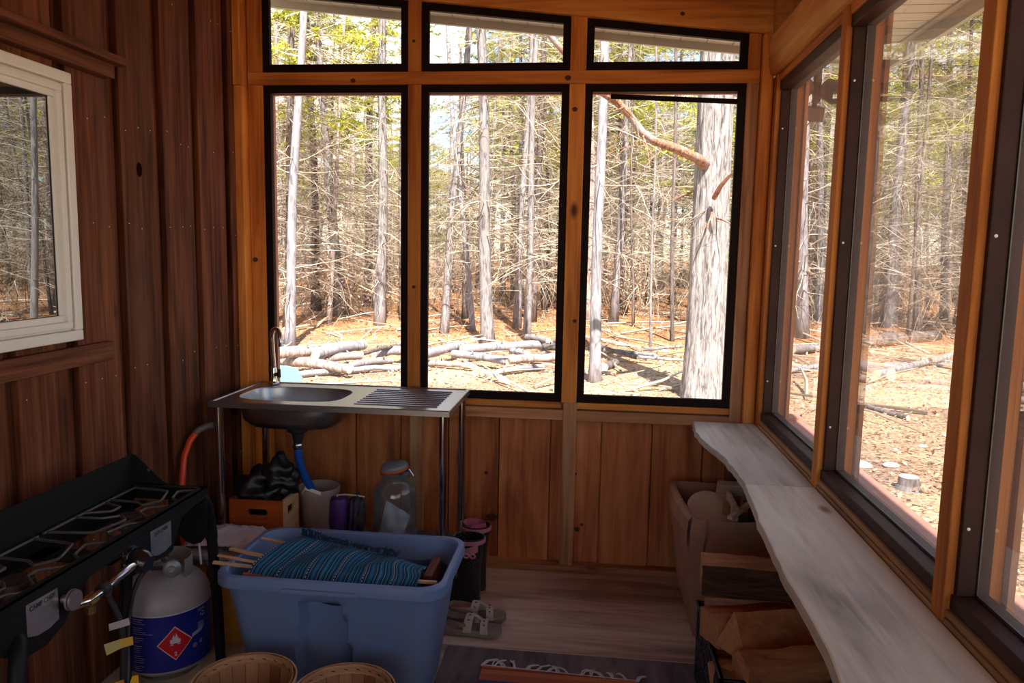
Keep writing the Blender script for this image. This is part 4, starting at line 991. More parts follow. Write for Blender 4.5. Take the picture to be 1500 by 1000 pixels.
mb = MB(); crumple(mb, (-1.47, 3.14, .47), (.10, .09, .10), 2, .45, fq=1.7); mb.v = [(max(cx0+.014, min(cx1-.014, x_)) if z_ < cz1+.005 else x_, max(cy0+.014, min(cy1-.014, y_)) if z_ < cz1+.005 else y_, z_) for x_, y_, z_ in mb.v]
tag(mb.build('plastic_bag', bagm, smooth='full'), 'crumpled black plastic bag bulging out of the orange wooden box, left one', 'bag', 'black bags in the wooden box')
mb = MB(); crumple(mb, (-1.385, 3.16, .50), (.085, .08, .10), 6, .5, fq=2.0); mb.v = [(max(cx0+.014, min(cx1-.014, x_)) if z_ < cz1+.005 else x_, max(cy0+.014, min(cy1-.014, y_)) if z_ < cz1+.005 else y_, max(z_, .42)) for x_, y_, z_ in mb.v]
tag(mb.build('plastic_bag', bagm, smooth='full'), 'shiny crumpled black plastic bag in the wooden box, right one beside the blue drain hose', 'bag', 'black bags in the wooden box')
# bucket
bk = empty('bucket', (-1.268, 3.342, .199), label='pale pinkish plastic pail under the sink catching the blue drain hose', cat='bucket')
mb = MB(); c = (-1.268, 3.342, .199)
mb.lathe([(0, .002), (.074, .002), (.078, .01), (.090, .20), (.097, .203), (.100, .23), (.097, .235), (.093, .233), (.088, .20), (.075, .02), (0, .012)], 36, c)
mb.build('pail_body', plain('pinkish_plastic', lin(172,150,142), .45), bk, smooth=True)
mb = MB(); ribbon(mb, [(-1.300, 3.25, .448), (-1.262, 3.247, .440), (-1.222, 3.246, .428)], (0, .006, .014), .003); ribbon(mb, [(-1.300, 3.25, .448), (-1.315, 3.255, .425)], (0, .006, .012), .003); mb.build('white_tie', M['white'], bk)
# purple bag
pb = empty('purple_pack', (-1.04, 3.10, .199), label='purple and black strapped bag squeezed between the pail and the glass jar', cat='bag')
purple = plain('purple_nylon', lin(70,36,104), .5, bump=.3, bscale=25); mb = MB()
R = []
for i in range(11):
    t = i/10; z_ = .33+.145*t; w_ = .044*(1-.25*abs(t-.45)**2*4*.5)
    R.append([(-1.075+w_*math.cos(a)*(1+.06*noise.noise((a, t*4, 1))), 3.07+w_*.8*math.sin(a), z_+.006*math.sin(a*3)) for a in [2*PI*k/20 for k in range(20)]])
loft(mb, R, True, True, True); mb.build('purple_roll', purple, pb, smooth=True, bevel=.008)
mb = MB(); crumple(mb, (-1.035, 3.10, .278), (.068, .055, .078), 11, .3, fq=2); crumple(mb, (-1.000, 3.09, .395), (.036, .045, .092), 4, .25, fq=2.5); mb.build('black_body', blackm, pb, smooth='full')
for x_ in (-1.012, -.992):
    mb = MB(); ribbon(mb, [(x_, 3.105, .485), (x_, 3.052, .470), (x_+.002, 3.038, .40), (x_-.004, 3.034, .33), (x_, 3.036, .27)], (.010, 0, 0), .002); mb.build('strap', plain('dark_purple_strap', lin(58,38,84), .6), pb)
mb = MB(); mb.tube([(-1.09, 3.09, .445), (-1.085, 3.08, .483), (-1.05, 3.075, .490), (-1.0, 3.08, .486), (-.965, 3.09, .478)], .0035, 6); mb.build('white_cord', plain('white_cord', lin(200,195,190), .8), pb)
mb = MB(); mb.lathe([(0, 0), (.022, 0), (.022, .10), (.018, .112), (0, .112)], 16, (-1.118, 3.03, .199))
tag(mb.build('black_canister', blackm, smooth=True), 'small black canister on the sink shelf in front of the pail', 'canister')
# glass jar
jc = (-.868, 3.235, .199)
jr = empty('glass_jar', jc, label='large glass drink jar with orange-sealed flip lid and spigot under the sink', cat='jar')
M['jarglass'] = glassy('jar_glass', 2.6, haze=.13, hazecol=(.72,.76,.74), tint=(.92,.95,.94), bump=.1)
prof = [(0, .004), (.088, .004), (.098, .012), (.100, .03), (.100, .24), (.097, .275), (.082, .300), (.062, .312), (.058, .320), (.060, .345), (.064, .352)]
mb = MB(); mb.lathe(prof, 40, jc); mb.build('glass_body', M['jarglass'], jr, smooth=True)
mb = MB(); mb.lathe([(.062, .34), (.066, .345), (.066, .352), (.062, .356)], 32, jc); mb.build('glass_lip', M['jarglass'], jr, smooth=True)
lid = MB(); lid.lathe([(0, .028), (.045, .028), (.060, .020), (.063, .010), (.062, .004), (0, .004)], 32)
rot = Matrix.Rotation(math.radians(-8), 4, 'Y') @ Matrix.Rotation(math.radians(5), 4, 'X')
tr_ = Matrix.Translation((jc[0]-.004, jc[1], jc[2]+.368)) @ rot
lid.v = [tuple(tr_ @ Vector(v)) for v in lid.v]; lo = lid.build('lid', plain('frosted_lid', (.26,.27,.28), .3), jr, smooth=True)
g2 = MB(); g2.lathe([(.060, -.003), (.067, 0), (.067, .005), (.060, .008)], 32); g2.v = [tuple(tr_ @ Vector(v)) for v in g2.v]; g2.build('orange_seal', plain('orange_seal', lin(225,95,40), .5), lo, smooth=True)
mb = MB(); mb.tube([(jc[0]+.06, jc[1], jc[2]+.33), (jc[0]+.085, jc[1]-.005, jc[2]+.335), (jc[0]+.092, jc[1]-.01, jc[2]+.30)], .0025, 6); mb.tube([(jc[0]+.064, jc[1], jc[2]+.37), (jc[0]+.085, jc[1], jc[2]+.34)], .0025, 6); mb.build('wire_bail', chrome, jr)
mb = MB(); a0 = math.radians(-66); dx, dy = math.cos(a0), math.sin(a0); q = Vector((jc[0]+dx*.1, jc[1]+dy*.1, jc[2]+.068)); dd = Vector((dx, dy, 0))
mb.tube([q, q+dd*.035], .010, 12); mb.tube([q+dd*.03, q+dd*.034+Vector((0, 0, -.03))], .007, 10); mb.tube([q+dd*.028+Vector((0, 0, .004)), q+dd*.028+Vector((.0, 0, .026))], [.006, .010], 10); mb.build('spigot', chrome, jr, smooth=True)
mb = MB(); V = []; n = 16
for i in range(n+1):
    for k in range(n+1):
        u_ = i/n; v_ = k/n; x_ = -.092+.120*u_+.06*v_; z_ = .012+.225*v_*(1-.28*u_)-.01*u_; y_ = -.050+.03*noise.noise((u_*3, v_*3, 2))+.03*u_
        V.append((jc[0]+x_*.85, jc[1]+y_, jc[2]+z_))
mb.add(V, [(i*(n+1)+k, (i+1)*(n+1)+k, (i+1)*(n+1)+k+1, i*(n+1)+k+1) for i in range(n) for k in range(n)])
tag(mb.build('paper_sheet', plain('white_paper', lin(225,228,235), .8), smooth=True, solid=.001), 'crumpled white paper sheet inside the large glass jar', 'paper')

# --- propane tank
tc_ = Vector((-1.528, 2.485, 0)); TR = .152
tk = empty('propane_tank', tc_, label='grey propane cylinder with a blue hazard label standing on the floor', cat='gas tank')
mb = MB(); mb.lathe([(0, .03), (.08, .02), (.125, .028), (.148, .05), (TR, .085), (TR, .262), (.150, .290), (.139, .320), (.115, .348), (.07, .368), (.02, .376), (0, .376)], 56, tc_); mb.build('cylinder_body', plain('pale_grey_enamel', lin(172,166,164), .35, var=.08, bscale=6), tk, smooth=True)
mb = MB(); mb.lathe([(.098, 0), (.102, 0), (.102, .035), (.098, .035)], 40, tc_); mb.build('foot_ring', plain('dark_grey_enamel', lin(90,88,88), .5), tk, smooth=True)
mb = MB(); Rg = []
for k in range(31):
    a = math.radians(-15+(190)*k/30); dx, dy = math.cos(a), math.sin(a)
    Rg.append([tc_+Vector((dx*.088, dy*.088, .355)), tc_+Vector((dx*.092, dy*.092, .355)), tc_+Vector((dx*.092, dy*.092, .425)), tc_+Vector((dx*.088, dy*.088, .425))])
loft(mb, Rg, True, True, True); mb.build('collar', plain('grey_enamel', lin(150,146,146), .4), tk)
mb = MB(); mb.lathe([(.022, .38), (.022, .40), (.014, .405), (.014, .44), (0, .44)], 16, tc_); mb.build('valve', plain('brass', lin(180,150,90), .3, metal=1), tk, smooth=True)
def cyl(az0, z0, off):   # flat decal coordinates -> cylinder; az measured from -y towards +x
    def fn(u_, v_):
        a = math.radians(az0)+u_/(TR+off); return (tc_.x+(TR+off)*math.sin(a), tc_.y-(TR+off)*math.cos(a), z0+v_)
    return fn
def decal(name, cols, az0, z0, off, mat, parent):
    """cols: list of (u, vlow, vhigh)"""
    fn = cyl(az0, z0, off); mb = MB(); V = []
    for u_, a, b_ in cols: V += [fn(u_, a), fn(u_, b_)]
    mb.add(V, [(2*i, 2*i+2, 2*i+3, 2*i+1) for i in range(len(cols)-1)]); return mb.build(name, mat, parent)
navy = plain('navy_label', lin(24,34,128), .45); red = plain('red_label', lin(200,24,36), .45); wht = plain('white_print', lin(205,205,215), .6)
lab = decal('warning_label', [(-.205+.41*k/50, 0, .205) for k in range(51)], 32, .056, .0006, navy, tk)
decal('label_edge', [(-.205+.41*k/50, 0, .004) for k in range(51)], 32, .261, .0007, wht, lab)
h = .060
def dia(s): return [(-s+2*s*k/24, -(s-abs(-s+2*s*k/24))*1.05, (s-abs(-s+2*s*k/24))*1.05) for k in range(25)]
decal('diamond_border', dia(h), 40, .157, .0012, plain('pinkish_border', lin(235,190,190), .6), lab); decal('hazard_diamond', dia(h*.93), 40, .157, .0018, red, lab)
mb = MB(); fn = cyl(40, .157, .0026)
fl = [(-.014, .0), (-.018, .008), (-.016, .018), (-.011, .012), (-.010, .022), (-.004, .034), (-.003, .022), (.001, .026), (.003, .038), (.008, .026), (.007, .018), (.012, .022), (.011, .012), (.017, .016), (.018, .006), (.014, 0)]
mb.add([fn(a, b_) for a, b_ in fl]+[fn(0, .006)], [(i, (i+1) % len(fl), len(fl)) for i in range(len(fl))]); mb.add([fn(-.017, -.005), fn(.017, -.005), fn(.017, -.0025), fn(-.017, -.0025)], [(0,1,2,3)]); mb.build('flame_symbol', wht, lab)
text_mesh('2', .020, cyl(40, .118, .0026), 'hazard_number', wht, lab, .0006)
mb = MB(); rnd = random.Random(4)
def dash(az, z, w_, hh=.0016):
    fn = cyl(az, z, .0014); K = 5; V = []
    for i in range(K+1): V += [fn(w_*i/K, 0), fn(w_*i/K, hh)]
    mb.add(V, [(2*i, 2*i+2, 2*i+3, 2*i+1) for i in range(K)])
for k in range(26):
    z_ = .252-.0075*k; az = -14; gap = 0
    if k in (3, 8, 12, 17, 22): continue
    w_ = rnd.uniform(.03, .075) if k < 9 else rnd.uniform(.02, .042)
    dash(az, z_, w_, .0019 if k in (0, 9, 13, 18) else .0013)
for k in range(7): dash(72+rnd.uniform(-1, 1), .250-.0055*k if k < 2 else .212-.0055*k, rnd.uniform(.02, .035))
decal_band = [(x_*.001, 0, .018) for x_ in range(0, 50, 4)]
mb.build('small_print', wht, lab)['kind'] = 'stuff'
decal('white_strip', [(k*.004, -.004+.0011*k, .010+.0011*k) for k in range(13)], 62, .162, .0014, plain('grey_print', lin(160,160,175), .6), lab)
# recycling arrows
mb = MB(); fn = cyl(80, .230, .0016)
for q in range(3):
    a0 = 2*PI*q/3+.5; P = []
    for (rr_, aa) in ((.0095, -.15), (.0095, .9), (.0115, .8), (.0085, 1.45), (.0045, .95), (.0062, .85), (.0062, -.15)): P.append(fn(rr_*math.cos(a0+aa), rr_*math.sin(a0+aa)))
    mb.add(P, [tuple(range(7))])
mb.build('recycling_symbol', wht, lab)
mb = MB()
for az, z_, r_ in ((66, .125, .009), (76, .130, .008)):
    fn = cyl(az, z_, .0016); P = [fn(r_*math.cos(2*PI*k/16), r_*math.sin(2*PI*k/16)) for k in range(16)]; mb.add(P, [tuple(range(16))])
mb.build('round_marks', plain('mauve_print', lin(140,120,150), .6), lab)

# --- camp stove
st = empty('camp_stove', (-1.40, 1.86, 0), label='black two-burner camp stove on tubular legs against the brown wall', cat='stove')
SXF, SXB, Y0s, Y1s, ZT = -1.270, -1.528, 1.40, 2.318, .752
mb = MB(); mb.box(SXF-.003, SXF+.003, Y0s, Y1s, .722, ZT); mb.box(SXB, SXF, Y1s-.004, Y1s, .70, ZT); mb.box(SXB, SXF, Y0s, Y0s+.004, .70, ZT)
mb.box(SXF-.02, SXF+.003, Y0s, Y1s, ZT-.003, ZT); mb.box(SXB, SXF, Y1s-.02, Y1s, ZT-.003, ZT)
mb.box(SXB, SXF, 1.82, 1.90, .688, .692); mb.box(SXB, SXB+.05, Y0s, Y1s, .688, .692); mb.box(SXF-.045, SXF, Y0s, Y1s, .700, .703)
mb.build('deck', blackp, st)
mb = MB(); prof = [(1.40, .66), (1.46, .625), (1.50, .606), (1.56, .603), (1.62, .625), (1.655, .66), (1.72, .70), (1.86, .712), (1.93, .700), (1.97, .65), (2.01, .622), (2.06, .614), (2.10, .618), (2.125, .66), (2.16, .708), (2.318, .720)]
V = [(SXF+.003, y_, .724) for y_, z_ in prof]+[(SXF+.003, y_, z_) for y_, z_ in prof]; n = len(prof)
mb.add(V, [(i, i+1, n+i+1, n+i) for i in range(n-1)]); fp = mb.build('front_panel', blackp, st, solid=.003)
mb = MB(); mb.box(SXB-.003, SXB, Y0s-.02, Y1s, .69, .85)
mb.add([(SXB, Y1s, .70), (SXB, Y1s, .85), (SXB+.012, Y1s, .848), (-1.425, Y1s, .765), (-1.40, Y1s, .752), (-1.40, Y1s, .70)], [(0,1,2,3,4,5)]); mb.build('wind_shield', blackp, st, solid=.002)
mb = MB(); mb.lathe([(0, .001), (.006, .001), (.006, 0)], 12); mb.v = [(-1.47+v[0], Y1s-.004-v[2], .80+v[1]) for v in mb.v]; mb.build('shield_rivet', plain('dull_rivet', lin(90,80,80), .5, metal=.5), st)
# rounded heat guard under the right end
mb = MB(); P = [(-1.40, .70), (-1.268, .722), (-1.262, .66)]+[(-1.315+.048*math.cos(a), .60+.048*math.sin(a)) for a in (.2, -.4, -1.0, -1.57, -2.2)]+[(-1.40, .62)]
mb.add([(a, Y1s-.012, b_) for a, b_ in P]+[(a, Y1s-.008, b_) for a, b_ in P], [tuple(range(len(P))), tuple(range(2*len(P)-1, len(P)-1, -1))]+[(i, i+len(P), (i+1) % len(P)+len(P), (i+1) % len(P)) for i in range(len(P))]); mb.build('leg_bracket', blackp, st)
grate = plain('worn_grate_wire', lin(92,84,80), .45, metal=.5)
for cy_ in (1.63, 2.09):
    cx_ = -1.398
    mb = MB(); mb.lathe([(.0, .0), (.03, .004), (.042, .0), (.046, -.012), (.046, -.03), (.02, -.045), (0, -.045)], 28, (cx_, cy_, .724)); bn = mb.build('burner', plain('burner_metal', lin(70,60,58), .5, metal=.6), st, smooth=True)
    mb = MB()
    for k in range(18):
        a = 2*PI*k/18; mb.lathe([(0, .0006), (.0026, .0004), (.0026, -.001)], 6, (cx_+.034*math.cos(a), cy_+.034*math.sin(a), .728))
    mb.build('burner_ports', blackm, bn)['kind'] = 'stuff'
    mb = MB(); zg = .743
    W, H = .112, .20
    def loopw(pts, close=False):
        P = [Vector((cx_+a, cy_+b_, zg)) for a, b_ in pts]; Q = [P[0]]
        for i in range(1, len(P)-1):
            Q += [P[i].lerp(P[i-1], .18), P[i].lerp(P[i-1], .06)*.7+P[i].lerp(P[i+1], .06)*.3, P[i].lerp(P[i+1], .18)]
        Q.append(P[-1]); mb.tube(Q, .0042, 8)
    loopw([(-W, -.05), (-.04, -.02), (-.04, .02), (-W, .05)]); loopw([(W, -.07), (.045, -.015), (.045, .02), (W, .06)])
    loopw([(-W, .075), (-.02, .07), (.015, .045), (.05, .09), (.015, .19), (-W, .205)]); loopw([(W, .09), (.07, .12), (.05, .19), (W, .215)])
    loopw([(-W, -.085), (-.03, -.08), (.01, -.05), (.045, -.085), (.02, -.19), (-W, -.205)]); loopw([(W, -.09), (.07, -.11), (.055, -.19), (W, -.215)])
    mb.tube([(cx_-W, cy_-.22, zg), (cx_-W, cy_+.22, zg)], .0042, 8); mb.tube([(cx_+W, cy_-.22, zg), (cx_+W, cy_+.22, zg)], .0042, 8)
    mb.build('pot_grate', grate, st, smooth=True)
# legs
for (ya, sg) in ((Y1s, 1), (Y0s, -1)):
    for xx, dx in ((-1.315, .0), (-1.50, -.02)):
        mb = MB(); P = [(xx-.0, ya-sg*.10, .700), (xx, ya+sg*.02, .700), (xx+.004, ya+sg*.055, .688), (xx+.006, ya+sg*.078, .655), (xx+.004, ya+sg*.092, .60), (xx, ya+sg*.115, .48), (xx-.012+dx, ya+sg*.16, .25), (xx-.03+dx, ya+sg*.205, .0)]
        if xx < -1.4 and sg > 0: P = [(p_[0]-.06 if i_ > 4 else p_[0], ya+sg*(.02 if i_ < 3 else .012), p_[2]) for i_, p_ in enumerate(P)]; 
        if xx < -1.4: P = [(xx, ya-sg*.08, .695), (xx-.02, ya-sg*.08, .35), (xx-.04, ya-sg*.08, 0)]
        if xx > -1.4 and sg < 0: P = [(-1.30, 1.50, .665), (-1.262, 1.47, .655), (-1.238, 1.435, .625), (-1.232, 1.42, .56), (-1.232, 1.41, .50), (-1.234, 1.40, .40), (-1.24, 1.38, .2), (-1.25, 1.36, 0)]
        mb.tube(P, .018, 16); lg = mb.build('leg', blackp, st, smooth=True)
        if xx > -1.4:
            mb = MB(); mb.tube([P[4], Vector(P[4])+(Vector(P[5])-Vector(P[4]))*.6], .0205, 16); mb.build('leg_sleeve', blackp, lg, smooth=True)
            mb = MB(); q = Vector(P[5])+Vector((-.018, -.01*sg, .06)); mb.tube([q+Vector((.01, 0, 0)), q+Vector((-.022, -.008*sg, 0))], .005, 8); mb.tube([q+Vector((-.018, -.008*sg, 0)), q+Vector((-.030, -.010*sg, 0))], .013, 12); mb.build('thumb_screw', blackm, lg, smooth=True)
# name plates
plate = plain('silver_plate', (.55,.52,.53), .25, metal=.8)
def sidefn(yc, zc, x_):
    return lambda u_, v_: (x_, yc+u_, zc+v_)
inkb = plain('black_ink', (.02,.02,.03), .6)
for (ya, yb, za, zb, txt, lbl) in ((1.985, 2.092, .645, .722, 'EXPLORER', 1), (1.500, 1.602, .652, .732, 'CAMP CHEF', 2)):
    mb = MB(); c_ = (ya+yb)/2
    P = [(ya, zb-.002), (ya, za+.002), (c_-.02, za-.010), (c_+.02, za-.012), (yb, za-.004), (yb, zb-.006)]
    mb.add([(SXF+.0052, a, b_) for a, b_ in P]+[(SXF+.0065, a, b_) for a, b_ in P], [tuple(range(6)), tuple(range(11, 5, -1))]+[(i, i+6, (i+1) % 6+6, (i+1) % 6) for i in range(6)])
    pl = mb.build('name_plate', plate, fp)
    pl['label'] = 'silver name plate reading '+txt
    text_mesh(txt, .0150 if lbl == 1 else .0155, sidefn(c_, zb-.018, SXF+.0070), 'plate_lettering', inkb, pl, .0004)
    mb = MB()
    for k in range(5): mb.box(SXF+.0066, SXF+.0070, c_-.035, c_+.035, zb-.034-.007*k, zb-.0328-.007*k)
    for a, b_ in ((ya+.006, zb-.008), (yb-.006, zb-.011), (ya+.006, za+.006), (yb-.006, za+.003)): mb.tube([(SXF+.006, a, b_), (SXF+.0085, a, b_)], .003, 8)
    mb.build('plate_rules', inkb if False else plain('plate_grey', lin(120,110,115), .5), pl)
# gas manifold, knobs
mb = MB(); mp_ = SXF+.042
mb.tube([(mp_-.02, 1.63, .668), (mp_, 1.655, .668), (mp_, 1.70, .668), (mp_+.004, 1.725, .674), (mp_+.002, 1.82, .682), (mp_, 1.865, .678), (mp_-.03, 1.875, .672)], .0115, 12)
mf = mb.build('manifold_pipe', chrome, st, smooth=True)
mb = MB(); mb.tube([(SXF+.006, 1.618, .690), (SXF+.03, 1.618, .690)], .010, 12); mb.tube([(SXF+.028, 1.618, .690), (SXF+.033, 1.618, .690)], .026, 24); mb.tube([(SXF+.035, 1.618, .690), (SXF+.041, 1.618, .690)], .024, 24); mb.build('burner_dial', plain('dull_silver', lin(170,160,160), .35, metal=.8), st, smooth=True)
mb = MB(); mb.tube([(mp_-.002, 1.655, .665), (mp_-.002, 1.685, .665)], .0155, 6); mb.tube([(mp_, 1.665, .652), (mp_, 1.665, .633)], .013, 6); mb.build('brass_fitting', plain('brass_fit', lin(190,165,110), .3, metal=1), mf)
mb = MB(); mb.tube([(mp_+.002, 1.707, .671), (mp_+.002, 1.727, .674)], .018, 12); mb.build('black_nut', blackm, mf, smooth=True)
mb = MB(); mb.tube([(SXF+.003, 1.885, .688), (SXF+.012, 1.885, .688)], .031, 28); mb.build('dial_ring', chrome, st, smooth=True)
mb = MB(); q0 = Vector((SXF+.010, 1.885, .688)); dd = Vector((.055, -.006, -.018))
mb.tube([q0, q0+dd*.3, q0+dd*.75, q0+dd], [.025, .033, .032, .024], 20); mb.build('control_knob', plain('black_bakelite', (.014,.010,.011), .18), st, smooth=True)
# regulator + hoses
rg = tc_+Vector((.075, -.085, .418))
mb = MB(); ax = Vector((.45, -.85, .12)).normalized(); mb.tube([rg-ax*.02, rg-ax*.012, rg+ax*.008, rg+ax*.012], [.022, .032, .032, .026], 24); mb.tube([rg+ax*.012, rg+ax*.016], [.013, .011], 18)
mb.tube([tc_+Vector((0, -.01, .42)), rg-ax*.015], .011, 12)
rge = empty('gas_regulator', rg, label='round grey gas regulator with black hose on top of the propane tank', cat='regulator')
mb.build('regulator_body', plain('cast_zinc', lin(140,138,142), .4, metal=.6), rge, smooth=True)
mb = MB(); P = [rg+Vector((-.02, -.01, .004)), ony(216, 832, 2.30), ony(203, 848, 2.20), ony(194, 872, 2.08), ony(188, 905, 1.96), ony(186, 940, 1.88), ony(187, 975, 1.84), ony(186, 1010, 1.82)]
mb.tube(P, .0075, 10); mb.build('black_hose', plain('black_hose', (.016,.015,.017), .4), rge, smooth=True)
mb = MB(); ribbon(mb, [P[0]+Vector((-.045, .0, -.006)), P[0]+Vector((-.02, -.012, .012)), P[0]+Vector((.01, -.015, .014))], (0, .01, .022), .004); mb.build('inlet_bracket', plain('light_zinc', lin(175,170,172), .35, metal=.6), rge)
gh = empty('gas_hose', (mp_, 1.76, .66), label='black gas hose with white and yellow tags hanging from the stove pipe', cat='hose')
mb = MB(); P = [Vector((mp_+.002, 1.738, .672)), ony(158, 872, 1.78), ony(168, 890, 1.79), ony(178, 912, 1.80), ony(181, 950, 1.80), ony(180, 1010, 1.80)]
mb.tube(P, .0078, 10); mb.build('hose_body', plain('dark_hose', (.022,.021,.024), .4), gh, smooth=True)
mb = MB(); mb.tube([P[0], P[1].lerp(P[0], .2)], [.010, .0085], 10); mb.build('copper_ferrule', plain('copper', lin(210,130,100), .3, metal=.9), gh, smooth=True)
def tagq(pxs, y_, mat, nm):
    mb = MB(); mb.add([ony(a, b_, y_) for a, b_ in pxs]+[ony(a, b_, y_)+Vector((0, .0015, 0)) for a, b_ in pxs], [(0,1,2,3),(7,6,5,4),(0,4,5,1),(1,5,6,2),(2,6,7,3),(3,7,4,0)]); return mb.build(nm, mat, gh)
tg = tagq([(159, 914), (188, 905), (190, 915), (160, 924)], 1.785, plain('white_tag', lin(190,185,190), .6), 'white_tag')
tg = tagq([(152, 944), (176, 936), (178, 949), (156, 960)], 1.785, plain('pale_yellow_tag', lin(205,195,130), .6), 'yellow_tag')
tg = tagq([(176, 936), (194, 932), (195, 944), (178, 949)], 1.786, plain('yellow_band', lin(225,185,70), .6), 'yellow_band')
tg = tagq([(190, 1000), (194, 990), (202, 988), (203, 1004)], 1.785, plain('bright_yellow_tag', lin(240,190,40), .6), 'yellow_tag')
tg = tagq([(155, 1003), (181, 995), (182, 1008), (157, 1012)], 1.785, plain('orange_tag', lin(210,140,60), .6), 'orange_tag')
# white cable strap by the leg
mb = MB(); ribbon(mb, [(-1.335, 2.40, .565), (-1.345, 2.395, .52), (-1.342, 2.40, .44)], (.007, 0, 0), .002)
tag(mb.build('white_strap', plain('white_strap', lin(205,200,205), .6)), 'narrow white strap hanging beside the stove leg above the propane tank', 'strap')

# --- carton, newspapers, white bag behind the tank
mb = MB(); mb.box(-1.625, -1.30, 2.665, 2.99, 0, .30)
yc = plain('yellow_carton', lin(205,140,40), .7, var=.1)
ct = empty('yellow_carton', (-1.46, 2.83, 0), label='yellow carton on the floor between the propane tank and the blue tote', cat='box')
mb.build('carton_body', yc, ct, bevel=.003); mb = MB(); mb.box(-1.47, -1.455, 2.664, 2.991, -.0, .301); mb.build('tape_seam', plain('brown_tape', lin(140,90,40), .4), ct)
npm = plain('newsprint', lin(150,142,138), .8, var=.35, bscale=90)
for k in range(4):
    mb = MB(); a = .08*k-.1; z_ = .3015+.015*k; cx_, cy_ = -1.46+.01*k, 2.82-.008*k
    pts = [(cx_+sx*.15*math.cos(a)-sy*.13*math.sin(a), cy_+sx*.15*math.sin(a)+sy*.13*math.cos(a)) for sx, sy in ((-1, -1), (1, -1), (1, 1), (-1, 1))]
    mb.prism(pts, z_, z_+.013); tag(mb.build('newspaper', npm, bevel=.004), ['folded newspaper at the bottom of the pile on the yellow carton', 'folded newspaper second from the bottom of the pile on the carton', 'folded newspaper second from the top of the pile on the carton', 'top folded newspaper of the pile, right under the white bag'][k], 'newspaper', 'newspapers on the carton')
mb = MB(); V = []; n = 26
for i in range(n+1):
    for k in range(n+1):
        u_, v_ = i/n*2-1, k/n*2-1; rr_ = math.hypot(u_, v_)
        x_ = -1.45+u_*.155*(1-.12*v_*v_); y_ = 2.81+v_*.11*(1-.1*u_*u_)
        z_ = .364+.062*max(0, 1-rr_**2*.55)*(.6+.4*noise.noise((u_*1.5, v_*1.5, 1)))+.014*abs(noise.noise((u_*5, v_*5, 7)))
        V.append((x_+.012*noise.noise((v_*4, 1, 1)), y_, z_))
mb.add(V, [(i*(n+1)+k, (i+1)*(n+1)+k, (i+1)*(n+1)+k+1, i*(n+1)+k+1) for i in range(n) for k in range(n)])
tag(mb.build('white_bag', plain('white_cloth', lin(205,198,206), .7), smooth=True, solid=.004), 'crumpled white bag lying on newspapers behind the stove leg', 'bag')

# --- blue tote
tt = empty('storage_tote', (-.855, 2.52, 0), label='large open blue plastic storage tote holding striped cloth and slats', cat='tote')
bl = plain('blue_plastic', lin(112,136,178), .45, bump=.05, bscale=200)
def tring(inset, z, n_front=True, off=0):
    return [(x_, y_, z) for x_, y_ in rrect(-1.235+inset, -.470-inset, 2.300+inset, 2.745-inset, .075-off, 8, 34)]
def dent(ring, amt):
    o = []
    for (x_, y_, z_) in ring:
        if y_ < 2.45 and z_ < .375:
            hw = .062+.045*(.375-z_)/.375; d_ = abs(x_+.875)/hw
            top = min(1, (.375-z_)/.02); s_ = max(0, min(1, (1.10-d_)/.12)); s_ = s_*s_*(3-2*s_)
            y_ += amt*s_*top
        if y_ > 2.6 and z_ < .375:
            hw = .058+.05*(.375-z_)/.375; d_ = abs(x_+.868)/hw; s_ = max(0, min(1, (1.12-d_)/.16)); y_ -= amt*s_*min(1, (.375-z_)/.02)
        o.append((x_, y_, z_))
    return o
mb = MB(); rings = []
for i in range(24):
    z_ = .405*i/23; rings.append(dent(tring(.062*(1-z_/.45)+.002, z_), .042))
loft(mb, rings, True, True, False)
loft(mb, [tring(.006, .405), tring(.006, .425), tring(-.012, .427), tring(-.016, .415), tring(-.016, .449), tring(-.012, .454), tring(.004, .455), tring(.010, .448)])
inner = []
for i in range(24):
    z_ = .448-.440*i/23; inner.append(dent(tring(.062*(1-z_/.45)+.010, z_), .042))
loft(mb, inner, True, False, True)
to = mb.build('tub', bl, tt, smooth=True)
mb = MB(); mb.box(-1.0, -.74, 2.272, 2.292, .412, .430); mb.build('rim_grip', bl, tt, bevel=.006)
# fabric
m_, nt, b = newmat('blue_striped_weave'); N = nt.nodes.new; L = nt.links.new
at = N('ShaderNodeAttribute'); at.attribute_name = 'uvw'; sp = N('ShaderNodeSeparateXYZ'); L(at.outputs['Vector'], sp.inputs[0])
def rampu(scale, stops, interp='CONSTANT'):
    mu = N('ShaderNodeMath'); mu.operation = 'MULTIPLY'; mu.inputs[1].default_value = scale; L(sp.outputs[0], mu.inputs[0]); fr = N('ShaderNodeMath'); fr.operation = 'FRACT'; L(mu.outputs[0], fr.inputs[0])
    r = N('ShaderNodeValToRGB'); r.color_ramp.interpolation = interp; e = r.color_ramp.elements; e[0].position = stops[0][0]; e[0].color = (*stops[0][1], 1); e[1].position = stops[1][0]; e[1].color = (*stops[1][1], 1)
    for p_, c_ in stops[2:]: q = e.new(p_); q.color = (*c_, 1)
    L(fr.outputs[0], r.inputs[0]); return r, fr
c1, c2, c3, c4, c5 = lin(8,60,96), lin(16,92,128), lin(70,150,168), lin(140,178,178), lin(10,44,78)
ra, _ = rampu(6, [(0, c1), (.07, c4), (.085, c1), (.16, c2), (.22, c3), (.235, c2), (.30, c1), (.37, c4), (.385, c5), (.45, c2), (.50, c3), (.53, c2), (.60, c5), (.66, lin(90,168,180)), (.68, c1), (.75, c2), (.80, c3), (.815, c5), (.88, c2), (.93, c4), (.94, c1)])
rb, fb = rampu(6, [(0, (0,0,0)), (.965, (1,1,1))])
